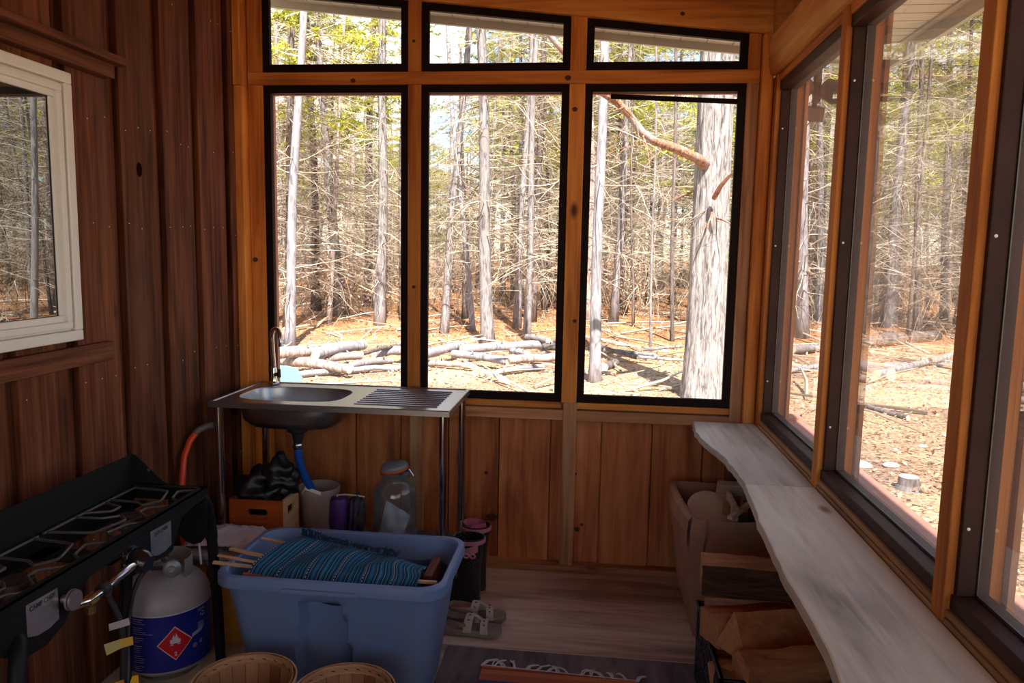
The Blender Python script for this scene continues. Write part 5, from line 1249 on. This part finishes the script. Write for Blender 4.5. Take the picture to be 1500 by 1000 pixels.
mv = N('ShaderNodeMath'); mv.operation = 'MULTIPLY'; mv.inputs[1].default_value = 24; L(sp.outputs[1], mv.inputs[0]); fv = N('ShaderNodeMath'); fv.operation = 'FRACT'; L(mv.outputs[0], fv.inputs[0]); gv = N('ShaderNodeMath'); gv.operation = 'GREATER_THAN'; gv.inputs[1].default_value = .5; L(fv.outputs[0], gv.inputs[0])
md = N('ShaderNodeMix'); md.data_type = 'RGBA'; L(gv.outputs[0], md.inputs[0]); md.inputs[6].default_value = (*lin(12,22,38), 1); md.inputs[7].default_value = (*lin(205,205,190), 1)
mf_ = N('ShaderNodeMix'); mf_.data_type = 'RGBA'; L(rb.outputs[0], mf_.inputs[0]); L(ra.outputs[0], mf_.inputs[6]); L(md.outputs[2], mf_.inputs[7])
L(mf_.outputs[2], b.inputs['Base Color']); b.inputs['Roughness'].default_value = .85
nz = N('ShaderNodeTexNoise'); nz.inputs['Scale'].default_value = 260; tc2 = N('ShaderNodeTexCoord'); L(tc2.outputs['Object'], nz.inputs[0]); bp = N('ShaderNodeBump'); bp.inputs['Strength'].default_value = .4; bp.inputs['Distance'].default_value = .002; L(nz.outputs[0], bp.inputs['Height']); L(bp.outputs[0], b.inputs['Normal'])
sg_ = empty('striped_sling', (-.86, 2.5, .42), label='blue striped woven cloth stretched over pale wooden slats inside the tote', cat='cloth')
TL, TRt, BR_, BL_ = onz(440, 786, .468), onz(626, 829, .452), onz(607, 857, .442), onz(362, 837, .445)
mb = MB(); nu, nv = 72, 22; V = []; U = []
for i in range(nu+1):
    for k in range(nv+1):
        u_, v_ = i/nu, k/nv
        p = (TL.lerp(TRt, u_)).lerp(BL_.lerp(BR_, u_), v_)
        w_ = math.sin(PI*v_); z_ = .012*w_+.007*math.sin(u_*17+v_*3)*(.4+w_)+.009*noise.noise((u_*5, v_*2, 3))
        if v_ > .88: z_ -= (v_-.88)*.16
        V.append((p.x+.008*math.sin(v_*6+u_*3), p.y, p.z+z_)); U.append((u_+.012*math.sin(v_*5+1), v_, 0))
mb.add(V, [(i*(nv+1)+k, i*(nv+1)+k+1, (i+1)*(nv+1)+k+1, (i+1)*(nv+1)+k) for i in range(nu) for k in range(nv)], 0, U)
mb.build('fabric', m_, sg_, smooth=True, solid=.003)
mb = MB(); rnd = random.Random(6)
for i in range(150):
    u_ = rnd.uniform(0, .78); p = TL.lerp(TRt, u_)+Vector((0, .004, .006)); h_ = .014+.02*math.exp(-((u_-.05)/.12)**2)+.010*math.exp(-((u_-.7)/.1)**2)
    mb.tube([p, p+Vector((rnd.uniform(-.008, .008), rnd.uniform(0, .012), h_*.6)), p+Vector((rnd.uniform(-.018, .018), rnd.uniform(0, .022), h_*rnd.uniform(.4, 1)))], [.0028, .0024, .0012], 4)
mb.build('dark_fringe', plain('navy_yarn', lin(16,48,74), .9), sg_)['kind'] = 'stuff'
slatm = wood('pale_slat', lin(190,140,96), lin(222,172,126), lin(238,196,152), axis=0, fine=40, along=3, knots=0, tonevar=.1, rough=.5)
for (pa, pb, za, zb, w_) in (((337, 803), (400, 817), .468, .452, .018), ((319, 813), (384, 824), .462, .448, .011), ((312, 823), (376, 831), .462, .440, .017), ((383, 788), (446, 797), .455, .450, .012)):
    a = onz(*pa, za); b_ = onz(*pb, zb); b_ = a+(b_-a)*(1.6 if pa[0] != 383 else 1.2); b_.z = zb-.012
    mb = MB(); mb.bar(a, b_, w_, .008, tone=pa[0]*.01); mb.build('slat', slatm, sg_, bevel=.002)
a = onz(640, 853, .437); b_ = onz(560, 848, .437); mb = MB(); mb.bar(a, b_, .012, .010); mb.build('slat', slatm, sg_, bevel=.002)
a = onz(357, 841, .436); b_ = onz(420, 852, .430); mb = MB(); mb.tube([a, b_], .008, 10); mb.build('dowel', wood('dowel_wood', lin(150,80,55), lin(175,100,70), lin(190,120,90), axis=0, knots=0), sg_, smooth=True)
mb = MB(); mb.box(-.560, -.530, 2.46, 2.62, .33, .425, .3); mb.box(-.66, -.562, 2.44, 2.64, .33, .345, .5)
tag(mb.build('wood_block', wood('reddish_block', lin(90,42,26), lin(122,62,40), lin(140,76,50), axis=1, knots=0), bevel=.003), 'reddish brown wooden block inside the right end of the blue tote', 'wood block')
mb = MB(); V = []; n = 30
for i in range(n+1):
    for k in range(n+1):
        u_, v_ = i/n, k/n; x_ = -1.19+.68*u_; y_ = 2.355+.345*v_
        ed = min(u_, 1-u_, v_, 1-v_)
        V.append((x_, y_, .385-.05*max(0, .1-ed)*10*.5+.035*noise.noise((u_*5, v_*4, 2))-.08*max(0, u_-.8)*4*.3))
mb.add(V, [(i*(n+1)+k, (i+1)*(n+1)+k, (i+1)*(n+1)+k+1, i*(n+1)+k+1) for i in range(n) for k in range(n)])
tag(mb.build('folded_cloth', plain('dark_navy_cloth', lin(22,34,62), .9, bump=.3, bscale=120), smooth=True, solid=.02), 'dark navy cloth filling the blue tote underneath the striped cloth', 'cloth')

# --- baskets
m_, nt, b = newmat('veneer_staves'); N = nt.nodes.new; L = nt.links.new
at = N('ShaderNodeAttribute'); at.attribute_name = 'uvw'; sp = N('ShaderNodeSeparateXYZ'); L(at.outputs['Vector'], sp.inputs[0])
mu = N('ShaderNodeMath'); mu.operation = 'MULTIPLY'; mu.inputs[1].default_value = 22; L(sp.outputs[0], mu.inputs[0]); fl_ = N('ShaderNodeMath'); fl_.operation = 'FLOOR'; L(mu.outputs[0], fl_.inputs[0]); fr = N('ShaderNodeMath'); fr.operation = 'FRACT'; L(mu.outputs[0], fr.inputs[0])
wn = N('ShaderNodeTexWhiteNoise'); wn.noise_dimensions = '1D'; L(fl_.outputs[0], wn.inputs['W'])
r = N('ShaderNodeValToRGB'); r.color_ramp.elements[0].color = (*lin(150,96,62), 1); r.color_ramp.elements[1].color = (*lin(200,146,104), 1); L(wn.outputs[0], r.inputs[0])
rs = N('ShaderNodeValToRGB'); rs.color_ramp.elements[0].position = .02; rs.color_ramp.elements[0].color = (.25,.2,.18,1); rs.color_ramp.elements[1].position = .07; rs.color_ramp.elements[1].color = (1,1,1,1); L(fr.outputs[0], rs.inputs[0])
nz = N('ShaderNodeTexNoise'); nz.inputs['Scale'].default_value = 1; nz.inputs['Detail'].default_value = 5; mp = N('ShaderNodeMapping'); mp.inputs['Scale'].default_value = (500, 3, 1); L(at.outputs['Vector'], mp.inputs[0]); L(mp.outputs[0], nz.inputs[0])
rn = N('ShaderNodeValToRGB'); rn.color_ramp.elements[0].position = .3; rn.color_ramp.elements[0].color = (.72,.68,.66,1); rn.color_ramp.elements[1].position = .7; L(nz.outputs[0], rn.inputs[0])
m1 = N('ShaderNodeMix'); m1.data_type = 'RGBA'; m1.blend_type = 'MULTIPLY'; m1.inputs[0].default_value = 1; L(r.outputs[0], m1.inputs[6]); L(rs.outputs[0], m1.inputs[7])
m2 = N('ShaderNodeMix'); m2.data_type = 'RGBA'; m2.blend_type = 'MULTIPLY'; m2.inputs[0].default_value = 1; L(m1.outputs[2], m2.inputs[6]); L(rn.outputs[0], m2.inputs[7]); L(m2.outputs[2], b.inputs['Base Color']); b.inputs['Roughness'].default_value = .7
hoopm = wood('veneer_hoop', lin(160,108,72), lin(192,142,102), lin(212,166,126), axis=2, fine=6, along=90, knots=0, tonevar=.1)
palehoop = plain('pale_hoop_edge', lin(214,190,158), .7)
def basket(cx_, cy_, r_, zt, label, tilt=0):
    e = empty('veneer_basket', (cx_, cy_, 0), label=label, cat='basket', group='baskets in front of the tote')
    c = (cx_, cy_, 0); rb_ = r_*.76
    mb = MB(); mb.lathe([(rb_+(r_-rb_)*t, .006+(zt-.006)*t) for t in [i/10 for i in range(11)]], 88, c); mb.build('staves', m_, e, smooth=True, solid=.003)
    mb = MB(); mb.lathe([(0, .008), (rb_, .008)], 40, c); mb.build('base_disc', m_, e)
    mb = MB(); zz = zt-.028; V = []; n = 88; R1 = []
    for k in range(n):
        a = 2*PI*k/n; rr_ = r_*(.985)-.0035+.0012*math.sin(a*22); R1.append([(cx_+(rr_-.003)*math.cos(a), cy_+(rr_-.003)*math.sin(a), zz), (cx_+rr_*math.cos(a), cy_+rr_*math.sin(a), zt+.001+.0015*math.sin(a*9)), (cx_+(rr_-.003)*math.cos(a), cy_+(rr_-.003)*math.sin(a), zt+.001+.0015*math.sin(a*9)), (cx_+(rr_-.0062)*math.cos(a), cy_+(rr_-.0062)*math.sin(a), zz)])
    R1.append(R1[0]); loft(mb, R1); ih = mb.build('inner_hoop', hoopm, e, smooth=True)
    mb = MB(); mb.lathe([(r_-.004, zt-.03), (r_+.001, zt-.03), (r_+.005, zt), (r_+.001, zt)], 88, c); mb.lathe([(rb_+(r_-rb_)*.5+.002, zt*.5-.012), (rb_+(r_-rb_)*.5+.0055, zt*.5), (rb_+(r_-rb_)*.55+.004, zt*.5+.012)], 88, c); mb.build('outer_hoop', palehoop, e, smooth=True)
    mb = MB()
    for k in range(22):
        a = 2*PI*(k+.5)/22; rr_ = r_*.985-.0095; q = Vector((cx_+rr_*math.cos(a), cy_+rr_*math.sin(a), zt-.014)); tdir = Vector((-math.sin(a), math.cos(a), .25)).normalized()
        mb.bar(q-tdir*.006, q+tdir*.006, .0018, .0018)
    sx = mb.build('staples', plain('dark_staple', lin(60,40,32), .5, metal=.5), ih); sx['kind'] = 'stuff'
    return e
basket(-1.020, 2.052, .150, .245, 'round veneer basket at the bottom edge of the photo, left one nearer the propane tank')
basket(-.708, 2.052, .150, .235, 'round veneer basket at the bottom edge of the photo, right one under the tote handle')

# --- boots
m_, nt, b = newmat('black_dotted_rubber'); N = nt.nodes.new; L = nt.links.new
at = N('ShaderNodeAttribute'); at.attribute_name = 'uvw'; mp = N('ShaderNodeMapping'); mp.inputs['Scale'].default_value = (30, 26, 1); mp.inputs['Rotation'].default_value = (0, 0, .5); L(at.outputs['Vector'], mp.inputs[0])
vo = N('ShaderNodeTexVoronoi'); vo.inputs['Scale'].default_value = 1; vo.inputs['Randomness'].default_value = 0.0; vo.voronoi_dimensions = '2D'; L(mp.outputs[0], vo.inputs['Vector'])
r = N('ShaderNodeValToRGB'); r.color_ramp.elements[0].position = .17; r.color_ramp.elements[0].color = (*lin(92,90,94), 1); r.color_ramp.elements[1].position = .22; r.color_ramp.elements[1].color = (.014,.012,.016,1); L(vo.outputs['Distance'], r.inputs[0]); L(r.outputs[0], b.inputs['Base Color']); b.inputs['Roughness'].default_value = .35
pink = plain('dusty_pink_rubber', lin(196,128,146), .4)
def boot(cx_, cy_, h_, rz, label, top_pink, name='rubber_boot'):
    e = empty(name, (cx_, cy_, 0), label=label, cat='boot', group='pair of rubber boots')
    M_ = Matrix.Translation((cx_, cy_, 0)) @ Matrix.Scale(-1, 4, (1, 0, 0)); X = lambda v: tuple(M_ @ Vector(v))
    rings = []; n = 32
    for z_, rx, ry, ox in ((0.012, .105, .040, .055), (.03, .107, .042, .055), (.055, .098, .040, .048), (.075, .078, .038, .028), (.095, .058, .038, .008), (.13, .050, .040, 0), (.18, .052, .044, 0), (.24, .058, .050, 0), (h_-.004, .064, .054, -.002)):
        rings.append([X((ox+rx*math.cos(2*PI*k/n), ry*math.sin(2*PI*k/n), z_)) for k in range(n)])
    mb = MB(); loft(mb, rings, True, True, False); mb.build('shaft_and_foot', m_, e, smooth=True, solid=.003)
    mb = MB(); loft(mb, [[X((.055+(.110)*math.cos(2*PI*k/n), .044*math.sin(2*PI*k/n), z_)) for k in range(n)] for z_ in (0, .014)], True, True, True); mb.build('sole', pink, e)
    mb = MB(); rr_ = []
    for z_, g_ in ((h_-.026, 0), (h_-.026, .004), (h_-.010, .0045), (h_-.010, 0)): rr_.append([X((-.002+(.0665+g_-(.004 if g_ == 0 else 0))*math.cos(2*PI*k/n), (.0565+g_-(.004 if g_ == 0 else 0))*math.sin(2*PI*k/n), z_)) for k in range(n)])
    loft(mb, rr_+[rr_[0]]); st_ = mb.build('pink_strap', pink, e, smooth=True)
    mb = MB(); q = Vector(X((-.0, -.061, h_-.018)))
    P = arc((0, 0, 0), (.067, 0, 0), (0, .058, 0), -2.3, -1.2, 10); P2 = [Vector(X((p.x, p.y, h_-.040-.02*i/10))) for i, p in enumerate(P)]
    ribbon(mb, P2, (0, 0, .034), .006); mb.build('strap_flap', pink, st_, bevel=.002)
    mb = MB(); c0 = Vector(X((.0, -.063, h_-.068)))
    for s_ in (-1, 1):
        cc = c0+Vector((.012+s_*.014, -.003, 0)); mb.tube(arc(cc, (.010, 0, 0), (0, 0, .009), 0, 2*PI, 14), .0045, 6)
    mb.build('bow_buckle', pink, st_, smooth=True)
    mb = MB(); mb.tube([X((.058*1.0, .0, .10)), X((.054, 0, .14)), X((.056, 0, .19)), X((.062, 0, .25)), X((.068, 0, h_+.004)), X((.064, 0, h_+.008))], .003, 6); mb.build('pale_piping', plain('pale_piping', lin(190,170,170), .5), e, smooth=True)
    if top_pink:
        mb = MB(); R_ = []
        for i in range(7):
            z_ = h_-.03+.035*i/6; R_.append([X((.050*(1+.12*math.sin(3*a+i*.3))*math.cos(a), .042*(1+.1*math.sin(4*a))*math.sin(a), z_+.006*math.sin(2*a))) for a in [2*PI*k/n for k in range(n)]])
        loft(mb, R_); mb.build('pink_lining', plain('pink_lining', lin(186,96,124), .6), e, smooth=True, solid=.002)
    return e
boot(-.508, 3.135, .315, PI, 'black dotted rubber boot with pink buckle strap, nearer one right of the tote', False)
boot(-.500, 3.258, .325, PI, 'rubber boot with crumpled pink lining, standing behind the dotted boot', True)
# --- sandals
solem = plain('grey_brown_footbed', lin(140,124,112), .8, var=.12, bscale=30); strapm = plain('light_taupe_leather', lin(184,172,160), .65, var=.1, bscale=60)
def sandal(cx_, cy_, rz, label):
    e = empty('sandal', (cx_, cy_, 0), label=label, cat='sandal', group='pair of taupe sandals')
    M_ = Matrix.Translation((cx_, cy_, .004)) @ Matrix.Rotation(rz, 4, 'Z'); X = lambda v: tuple(M_ @ Vector(v))
    prof = [(-.125, .004), (-.122, .020), (-.11, .030), (-.085, .034), (-.05, .032), (-.01, .031), (.03, .037), (.07, .043), (.095, .040), (.115, .028), (.124, .014), (.126, .003)]
    def zl(x_): return .003+.006*max(0, (x_-.06)/.06)
    mb = MB(); R = []
    for x_, w_ in prof:
        sh = .004 if x_ > 0 else 0
        R.append([X((x_, -w_+sh, zl(x_))), X((x_, w_+sh, zl(x_))), X((x_, w_+sh+.002, zl(x_)+.018)), X((x_, w_+sh-.003, zl(x_)+.024)), X((x_, 0+sh, zl(x_)+.021)), X((x_, -w_+sh+.003, zl(x_)+.024)), X((x_, -w_+sh-.002, zl(x_)+.018))])
    loft(mb, R, True, True, True); mb.build('footbed', solem, e, smooth=True)
    def strap(x0, x1, hh, w_, wd, y0=-.040, y1=.042):
        mb = MB(); P = []
        for i in range(13):
            t = i/12; a = PI*t; P.append(X((x0+(x1-x0)*t, (y0+y1)/2-(y1-y0)/2*math.cos(a), .020+hh*math.sin(a)**.8)))
        ribbon(mb, P, (M_.to_3x3() @ Vector((w_, 0, 0))), .003); o = mb.build('strap', strapm, e, smooth=True)
        mb = MB()
        for i in (3, 5, 7, 9):
            q = Vector(P[i]); 
            for s_ in (-1, 1): mb.bar(q+Vector((-.004, -.001, .0025+s_*.003)), q+Vector((.004, -.001, .0025-s_*.003)), .0015, .002)
        mb.build('lacing', plain('dark_lacing', lin(60,50,44), .6), o)
    strap(.060, .052, .040, .030, 0); strap(-.010, .012, .062, .034, 0, -.036, .040)
    mb = MB(); ribbon(mb, [X((.045, .0, .062)), X((.028, 0, .074)), X((.005, 0, .082))], (M_.to_3x3() @ Vector((0, .02, 0))), .003); mb.build('instep_strap', strapm, e)
    mb = MB(); ribbon(mb, [X((-.015, -.034, .045)), X((-.06, -.036, .055)), X((-.105, -.028, .060)), X((-.122, 0, .060)), X((-.105, .028, .060)), X((-.06, .036, .055)), X((-.015, .036, .045))], (0, 0, .018), .003); mb.build('heel_strap', solem, e, smooth=True)
    return e
sandal(-.455, 2.872, -.02, 'taupe laced sandal on the plywood, nearer one of the pair')
sandal(-.450, 2.985, .06, 'taupe laced sandal on the plywood, farther one just before the boot')

# --- cardboard box with kindling
cb = plain('brown_cardboard', lin(186,140,108), .85, var=.1, bscale=12)
bx = empty('cardboard_box', (.55, 3.2, 0), label='tall worn cardboard box full of wood offcuts under the far shelf', cat='box')
A, B_, Cc, D_ = (.445, 2.965), (.735, 2.985), (.735, 3.43), (.425, 3.43)
zt = .512
def wall3(p, q, n=14, bow=0, ztf=None):
    out = []
    for i in range(n+1):
        t = i/n; out.append((p[0]+(q[0]-p[0])*t, p[1]+(q[1]-p[1])*t, t))
    return out
base = [( .452, 2.985), (.735, 2.985), (.735, 3.42), (.45, 3.42)]; topp = [(.425, 2.960), (.738, 2.975), (.738, 3.44), (.398, 3.45)]
mb = MB()
def side(i, j, ztop, bulge):
    R = []; n = 14
    for z_i in range(9):
        tz = z_i/8; row = []
        for k in range(n+1):
            t = k/n; bxp = Vector(base[i]).lerp(Vector(base[j]), t); tp = Vector(topp[i]).lerp(Vector(topp[j]), t); p = bxp.lerp(tp, tz)
            nr = Vector((base[j][1]-base[i][1], -(base[j][0]-base[i][0]))).normalized(); bb = bulge*math.sin(PI*t)*math.sin(PI*min(1, tz*.9))
            p = p+nr*bb; row.append((p.x, p.y, tz*(zt+ztop(t))))
        R.append(row)
    loft(mb, R, False)
side(0, 1, lambda t: -.012*math.sin(PI*t), .010); side(1, 2, lambda t: 0, 0); side(2, 3, lambda t: .0, 0); side(3, 0, lambda t: .012*math.sin(PI*t), .045)
mb.add([(*base[0], .002), (*base[1], .002), (*base[2], .002), (*base[3], .002)], [(0,1,2,3)])
mb.build('box_walls', cb, bx, solid=.005)
mb = MB()   # left flap folded down
R = []
for i in range(9):
    t = i/8; p = Vector(topp[3]).lerp(Vector(topp[0]), t); bb = .045*math.sin(PI*t)*.3; R.append([(p.x-.006-bb, p.y, zt+.012*math.sin(PI*t)), (p.x-.020-bb, p.y-.002, zt-.01), (p.x-.026-bb*1.3, p.y-.004, zt-.06), (p.x-.024-bb, p.y-.003, zt-.125)])
loft(mb, R, False); mb.build('folded_flap', cb, bx, solid=.004)
mb = MB(); R = [[(.418, 2.950, zt), (.412, 2.943, zt-.06), (.414, 2.945, zt-.15)], [(.470, 2.948, zt-.002), (.468, 2.936, zt-.08), (.462, 2.940, zt-.17)], [(.482, 2.955, zt-.004), (.486, 2.950, zt-.06), (.474, 2.952, zt-.12)]]
loft(mb, R, False); mb.build('folded_flap', cb, bx, solid=.004)
offc = wood('offcut_wood', lin(176,134,100), lin(204,166,130), lin(222,190,158), axis=0, knots=.2, fine=30, tonevar=.2)
offd = wood('darker_offcut', lin(110,66,44), lin(146,94,66), lin(170,120,88), axis=0, knots=.2, fine=30)
# round slice
mb = MB(); c = Vector((.530, 3.185, .455)); R = []; n = 40; nz_ = Vector((.12, -.42, .9)).normalized(); s1_ = nz_.orthogonal().normalized(); s2_ = nz_.cross(s1_)
for off in (0, .03):
    R.append([c+nz_*off+(s1_*math.cos(2*PI*k/n)+s2_*math.sin(2*PI*k/n))*.105*(1+.05*noise.noise((math.cos(2*PI*k/n)*2, math.sin(2*PI*k/n)*2, 1))) for k in range(n)])
loft(mb, R, True, True, True); tag(mb.build('log_slice', plain('sawn_slice', lin(206,172,140), .8, var=.1, bscale=8)), 'round pale sawn log slice leaning inside the cardboard box', 'wood piece')
mb = MB(); mb.bar((.560, 3.24, .545), (.735, 3.25, .540), .035, .075, (0, -.3, 1), .3); tag(mb.build('wood_offcut', offc, bevel=.002), 'pale board offcut standing highest at the back of the cardboard box', 'wood piece', 'offcuts in the cardboard box')
mb = MB(); mb.bar((.575, 3.10, .505), (.645, 3.24, .500), .03, .045, (0, 0, 1), .7); tag(mb.build('wood_offcut', offd, bevel=.002), 'reddish stub of wood between the round slice and the pale board', 'wood piece', 'offcuts in the cardboard box')
mb = MB(); mb.bar((.600, 3.00, .512), (.600, 3.20, .520), .016, .075, (0, 0, 1), .2); tag(mb.build('wood_offcut', offc, bevel=.002), 'small upright triangular-looking offcut in the middle of the cardboard box', 'wood piece', 'offcuts in the cardboard box')
mb = MB(); mb.bar((.565, 2.955, .520), (.735, 3.16, .560), .022, .014, (0, 0, 1), .9); tag(mb.build('wood_stick', offc, bevel=.001), 'thin flat stick laid slantwise across the cardboard box rim', 'stick')
for k, (a, b_) in enumerate((((.48, 3.05, .10), (.70, 3.10, .12)), ((.47, 3.35, .10), (.70, 3.30, .12)), ((.50, 3.12, .25), (.69, 3.33, .27)), ((.50, 3.32, .40), (.70, 3.34, .40)))):
    mb = MB(); mb.bar(a, b_, .12, .12, (0, 0, 1), .2*k); tag(mb.build('wood_offcut', offc, bevel=.004), ['block of wood at the very bottom of the cardboard box, near side', 'block of wood at the very bottom of the cardboard box, far side', 'block of wood laid diagonally halfway up inside the cardboard box', 'block of wood under the highest pale board at the back of the cardboard box'][k], 'wood piece', 'blocks filling the cardboard box')

# --- black crate with firewood
CX0, CX1, CY0, CY1, CZ = .415, .748, 2.165, 2.685, .295
kc = empty('plastic_crate', (.58, 2.42, 0), label='black lattice plastic crate of firewood under the near shelf', cat='crate')
crm = plain('black_crate_plastic', (.016,.016,.022), .35)
mb = MB(); t = .008
for z_, hh in ((CZ-.018, .018), (0, .02), (.14, .012)):
    mb.box(CX0, CX0+t, CY0, CY1, z_, z_+hh); mb.box(CX1-t, CX1, CY0, CY1, z_, z_+hh); mb.box(CX0, CX1, CY0, CY0+t, z_, z_+hh); mb.box(CX0, CX1, CY1-t, CY1, z_, z_+hh)
mb.box(CX0-.006, CX0+t, CY0-.006, CY1+.006, CZ-.006, CZ); mb.box(CX0-.006, CX1, CY0-.006, CY0+t, CZ-.006, CZ)
for (x_, y_) in ((CX0, CY0), (CX1-.02, CY0), (CX0, CY1-.02), (CX1-.02, CY1-.02)): mb.box(x_, x_+.02, y_, y_+.02, 0, CZ)
fr_ = mb.build('crate_frame', crm, kc)
for (nm, fixed, horizontal) in (('x0', CX0+.004, 0), ('x1', CX1-.004, 0), ('y0', CY0+.004, 1), ('y1', CY1-.004, 1)):
    mb = MB(); lo_, hi_ = (CY0, CY1) if not horizontal else (CX0, CX1); nseg = int((hi_-lo_)/.032)
    for k in range(nseg+1):
        a = lo_+(hi_-lo_)*k/nseg
        for s_ in (-1, 1):
            b2 = a+s_*.062
            if not (lo_-.001 <= b2 <= hi_+.001): continue
            for (z0_, z1_) in ((.018, .142), (.150, .280)):
                if horizontal: mb.bar((a, fixed, z0_), (b2, fixed, z1_), .005, .009, (0, 1, 0))
                else: mb.bar((fixed, a, z0_), (fixed, b2, z1_), .009, .005, (1, 0, 0))
    mb.build('lattice_side', crm, kc)
mb = MB(); mb.box(CX0, CX1, CY0, CY1, .002, .008); mb.build('crate_floor', crm, kc)
fw = wood('split_firewood', lin(150,92,52), lin(190,124,74), lin(216,158,106), axis=0, knots=.25, fine=26, along=5, tonevar=.25, bump=.6, rough=.8, knotcol=lin(80,45,30))
fend = plain('firewood_end_grain', lin(206,146,92), .85, var=.14, bscale=50); fbark = bark('firewood_bark', lin(72,48,36), lin(112,80,60), ridge=7, zs=60)
def split(p, q, sec, roll, label, seed, barkidx=()):
    """wedge of firewood: sec = section polygon (m), barkidx = edges carrying bark"""
    p = Vector(p); q = Vector(q); ax = (q-p).normalized(); up = Vector((0, 0, 1)); sd = ax.cross(up).normalized(); up = sd.cross(ax)
    n = len(sec); sub = 5; pts2 = []; own = []
    for i in range(n):
        a = Vector(sec[i]); b_ = Vector(sec[(i+1) % n])
        for k in range(sub): pts2.append(a.lerp(b_, k/sub)); own.append(i)
    K = 16; R = []
    for j in range(K+1):
        t = j/K; row = []
        for m2 in pts2:
            x_, y_ = m2.x*math.cos(roll)-m2.y*math.sin(roll), m2.x*math.sin(roll)+m2.y*math.cos(roll)
            f = 1+.06*noise.noise((m2.x*30+seed, m2.y*30, t*3))+.05*noise.noise((m2.x*70+seed, m2.y*70, t*7))-.06*t
            row.append(p.lerp(q, t)+sd*x_*f+up*y_*f+ax*(.006*noise.noise((m2.x*40, m2.y*40, seed+t))))
        R.append(row)
    mb = MB(); N2 = len(pts2); V = [v for r_ in R for v in r_]
    for j in range(K):
        for k in range(N2):
            pass
    F = []; mi = []
    b0 = len(mb.v); mb.v += [tuple(v) for v in V]; mb.uv += [(0, 0, 0)]*len(V)
    for j in range(K):
        for k in range(N2):
            mb.f.append([j*N2+k, j*N2+(k+1) % N2, (j+1)*N2+(k+1) % N2, (j+1)*N2+k]); mb.t.append(seed*.13); mb.mi.append(1 if own[k] in barkidx else 0)
    mb.f.append(list(range(N2-1, -1, -1))); mb.t.append(0); mb.mi.append(2); mb.f.append([K*N2+k for k in range(N2)]); mb.t.append(0); mb.mi.append(2)
    o = mb.build('split_log', [fw, fbark, fend]); return tag(o, label, 'firewood', 'firewood in the black crate')
tri = [(-.06, -.045), (.06, -.045), (.01, .06)]
quad = [(-.055, -.055), (.055, -.055), (.055, .055), (-.055, .055)]
split((.402, 2.55, .455), (.735, 2.52, .460), [(-.07, -.055), (.05, -.055), (.045, .052), (-.06, .056)], 0, 'split log lying across the top of the firewood, bark side facing out', 1, (1,))
split((.412, 2.40, .340), (.70, 2.50, .335), [(-.065, -.05), (.065, -.05), (.05, .05), (-.06, .045)], .1, 'split log under the topmost one with its pale end facing left', 2)
split((.468, 2.290, .370), (.735, 2.46, .318), [(-.075, -.055), (.075, -.060), (-.010, .075)], .05, 'wedge-shaped split log with a raised ridge in the middle of the firewood', 3, (0,))
split((.436, 2.27, .225), (.56, 2.36, .24), [(-.06, -.05), (.06, -.05), (.055, .055), (-.05, .05)], .2, 'short pale split log at the left side of the firewood beside the lattice', 4)
split((.478, 2.205, .285), (.735, 2.265, .300), [(-.06, -.06), (.062, -.06), (.058, .058), (-.01, .078), (-.06, .04)], 0, 'large rough split log nearest the front of the black crate', 5)
split((.435, 2.58, .28), (.73, 2.60, .28), quad, .1, 'split log at the far end of the black crate below the top one', 6)
for k, (y_, z_) in enumerate(((2.25, .075), (2.40, .08), (2.56, .08), (2.33, .15), (2.49, .19))):
    split((.435, y_, z_), (.73, y_, z_+.005), quad, .12*k, ['split log on the crate floor at the near end, behind the lattice', 'split log on the crate floor in the middle, behind the lattice', 'split log on the crate floor at the far end, behind the lattice', 'split log in the middle layer of the crate toward the near end', 'split log in the middle layer of the crate toward the far end'][k], 10+k)
split((.700, 2.13, .12), (.715, 2.02, .30), [(-.03, -.03), (.035, -.03), (.03, .03), (-.03, .03)], 0, 'greyish split log leaning at the near right corner of the crate', 21, (0, 1))['group'] = 'loose firewood'

# --- flood light under the eave outside
fp0 = onx(1196, 146, 1.0)
fl0 = empty('flood_light', (fp0.x, fp0.y, 2.488), label='brown twin-head outdoor flood light with sensor under the eave, seen through the farthest side pane', cat='light')
bz = plain('bronze_housing', lin(112,90,72), .6)
mb = MB(); mb.tube([(fp0.x, fp0.y, 2.488), (fp0.x, fp0.y, 2.47)], .05, 24); mb.tube([(fp0.x, fp0.y, 2.472), (fp0.x, fp0.y, fp0.z-.01)], .018, 12); mb.build('canopy_and_stem', bz, fl0, smooth=True)
for (dy, dx, az, nm) in ((.03, -.065, 1, 'l'), (-.03, .065, -1, 'r')):
    c = Vector((fp0.x+dx, fp0.y+dy, fp0.z+.055 if az > 0 else fp0.z+.03)); d_ = Vector((.80, -.40, -.45) if az < 0 else (-.70, .45, -.55)).normalized()
    mb = MB(); mb.tube([c-d_*.055, c-d_*.045, c+d_*.0, c+d_*.055, c+d_*.060], [.03, .045, .052, .062, .064], 20); hd = mb.build('lamp_head', bz, fl0, smooth=True)
    mb = MB(); mb.tube([c+d_*.058, c+d_*.0625], .054, 20); mb.build('lens', plain('pinkish_lens', lin(222,196,184), .25), hd, smooth=True)
    mb = MB(); mb.tube([(fp0.x, fp0.y, fp0.z+.02), c-d_*.03], .012, 8); mb.build('swivel_arm', bz, fl0, smooth=True)
mb = MB(); c = Vector((fp0.x-.01, fp0.y-.01, fp0.z-.07)); mb.bar(c+Vector((0, .05, .02)), c+Vector((0, -.06, -.012)), .06, .062); mb.bar(c+Vector((0, .0, .04)), c+Vector((0, 0, .08)), .02, .02, (0, 1, 0)); mb.build('motion_sensor', bz, fl0, bevel=.004)
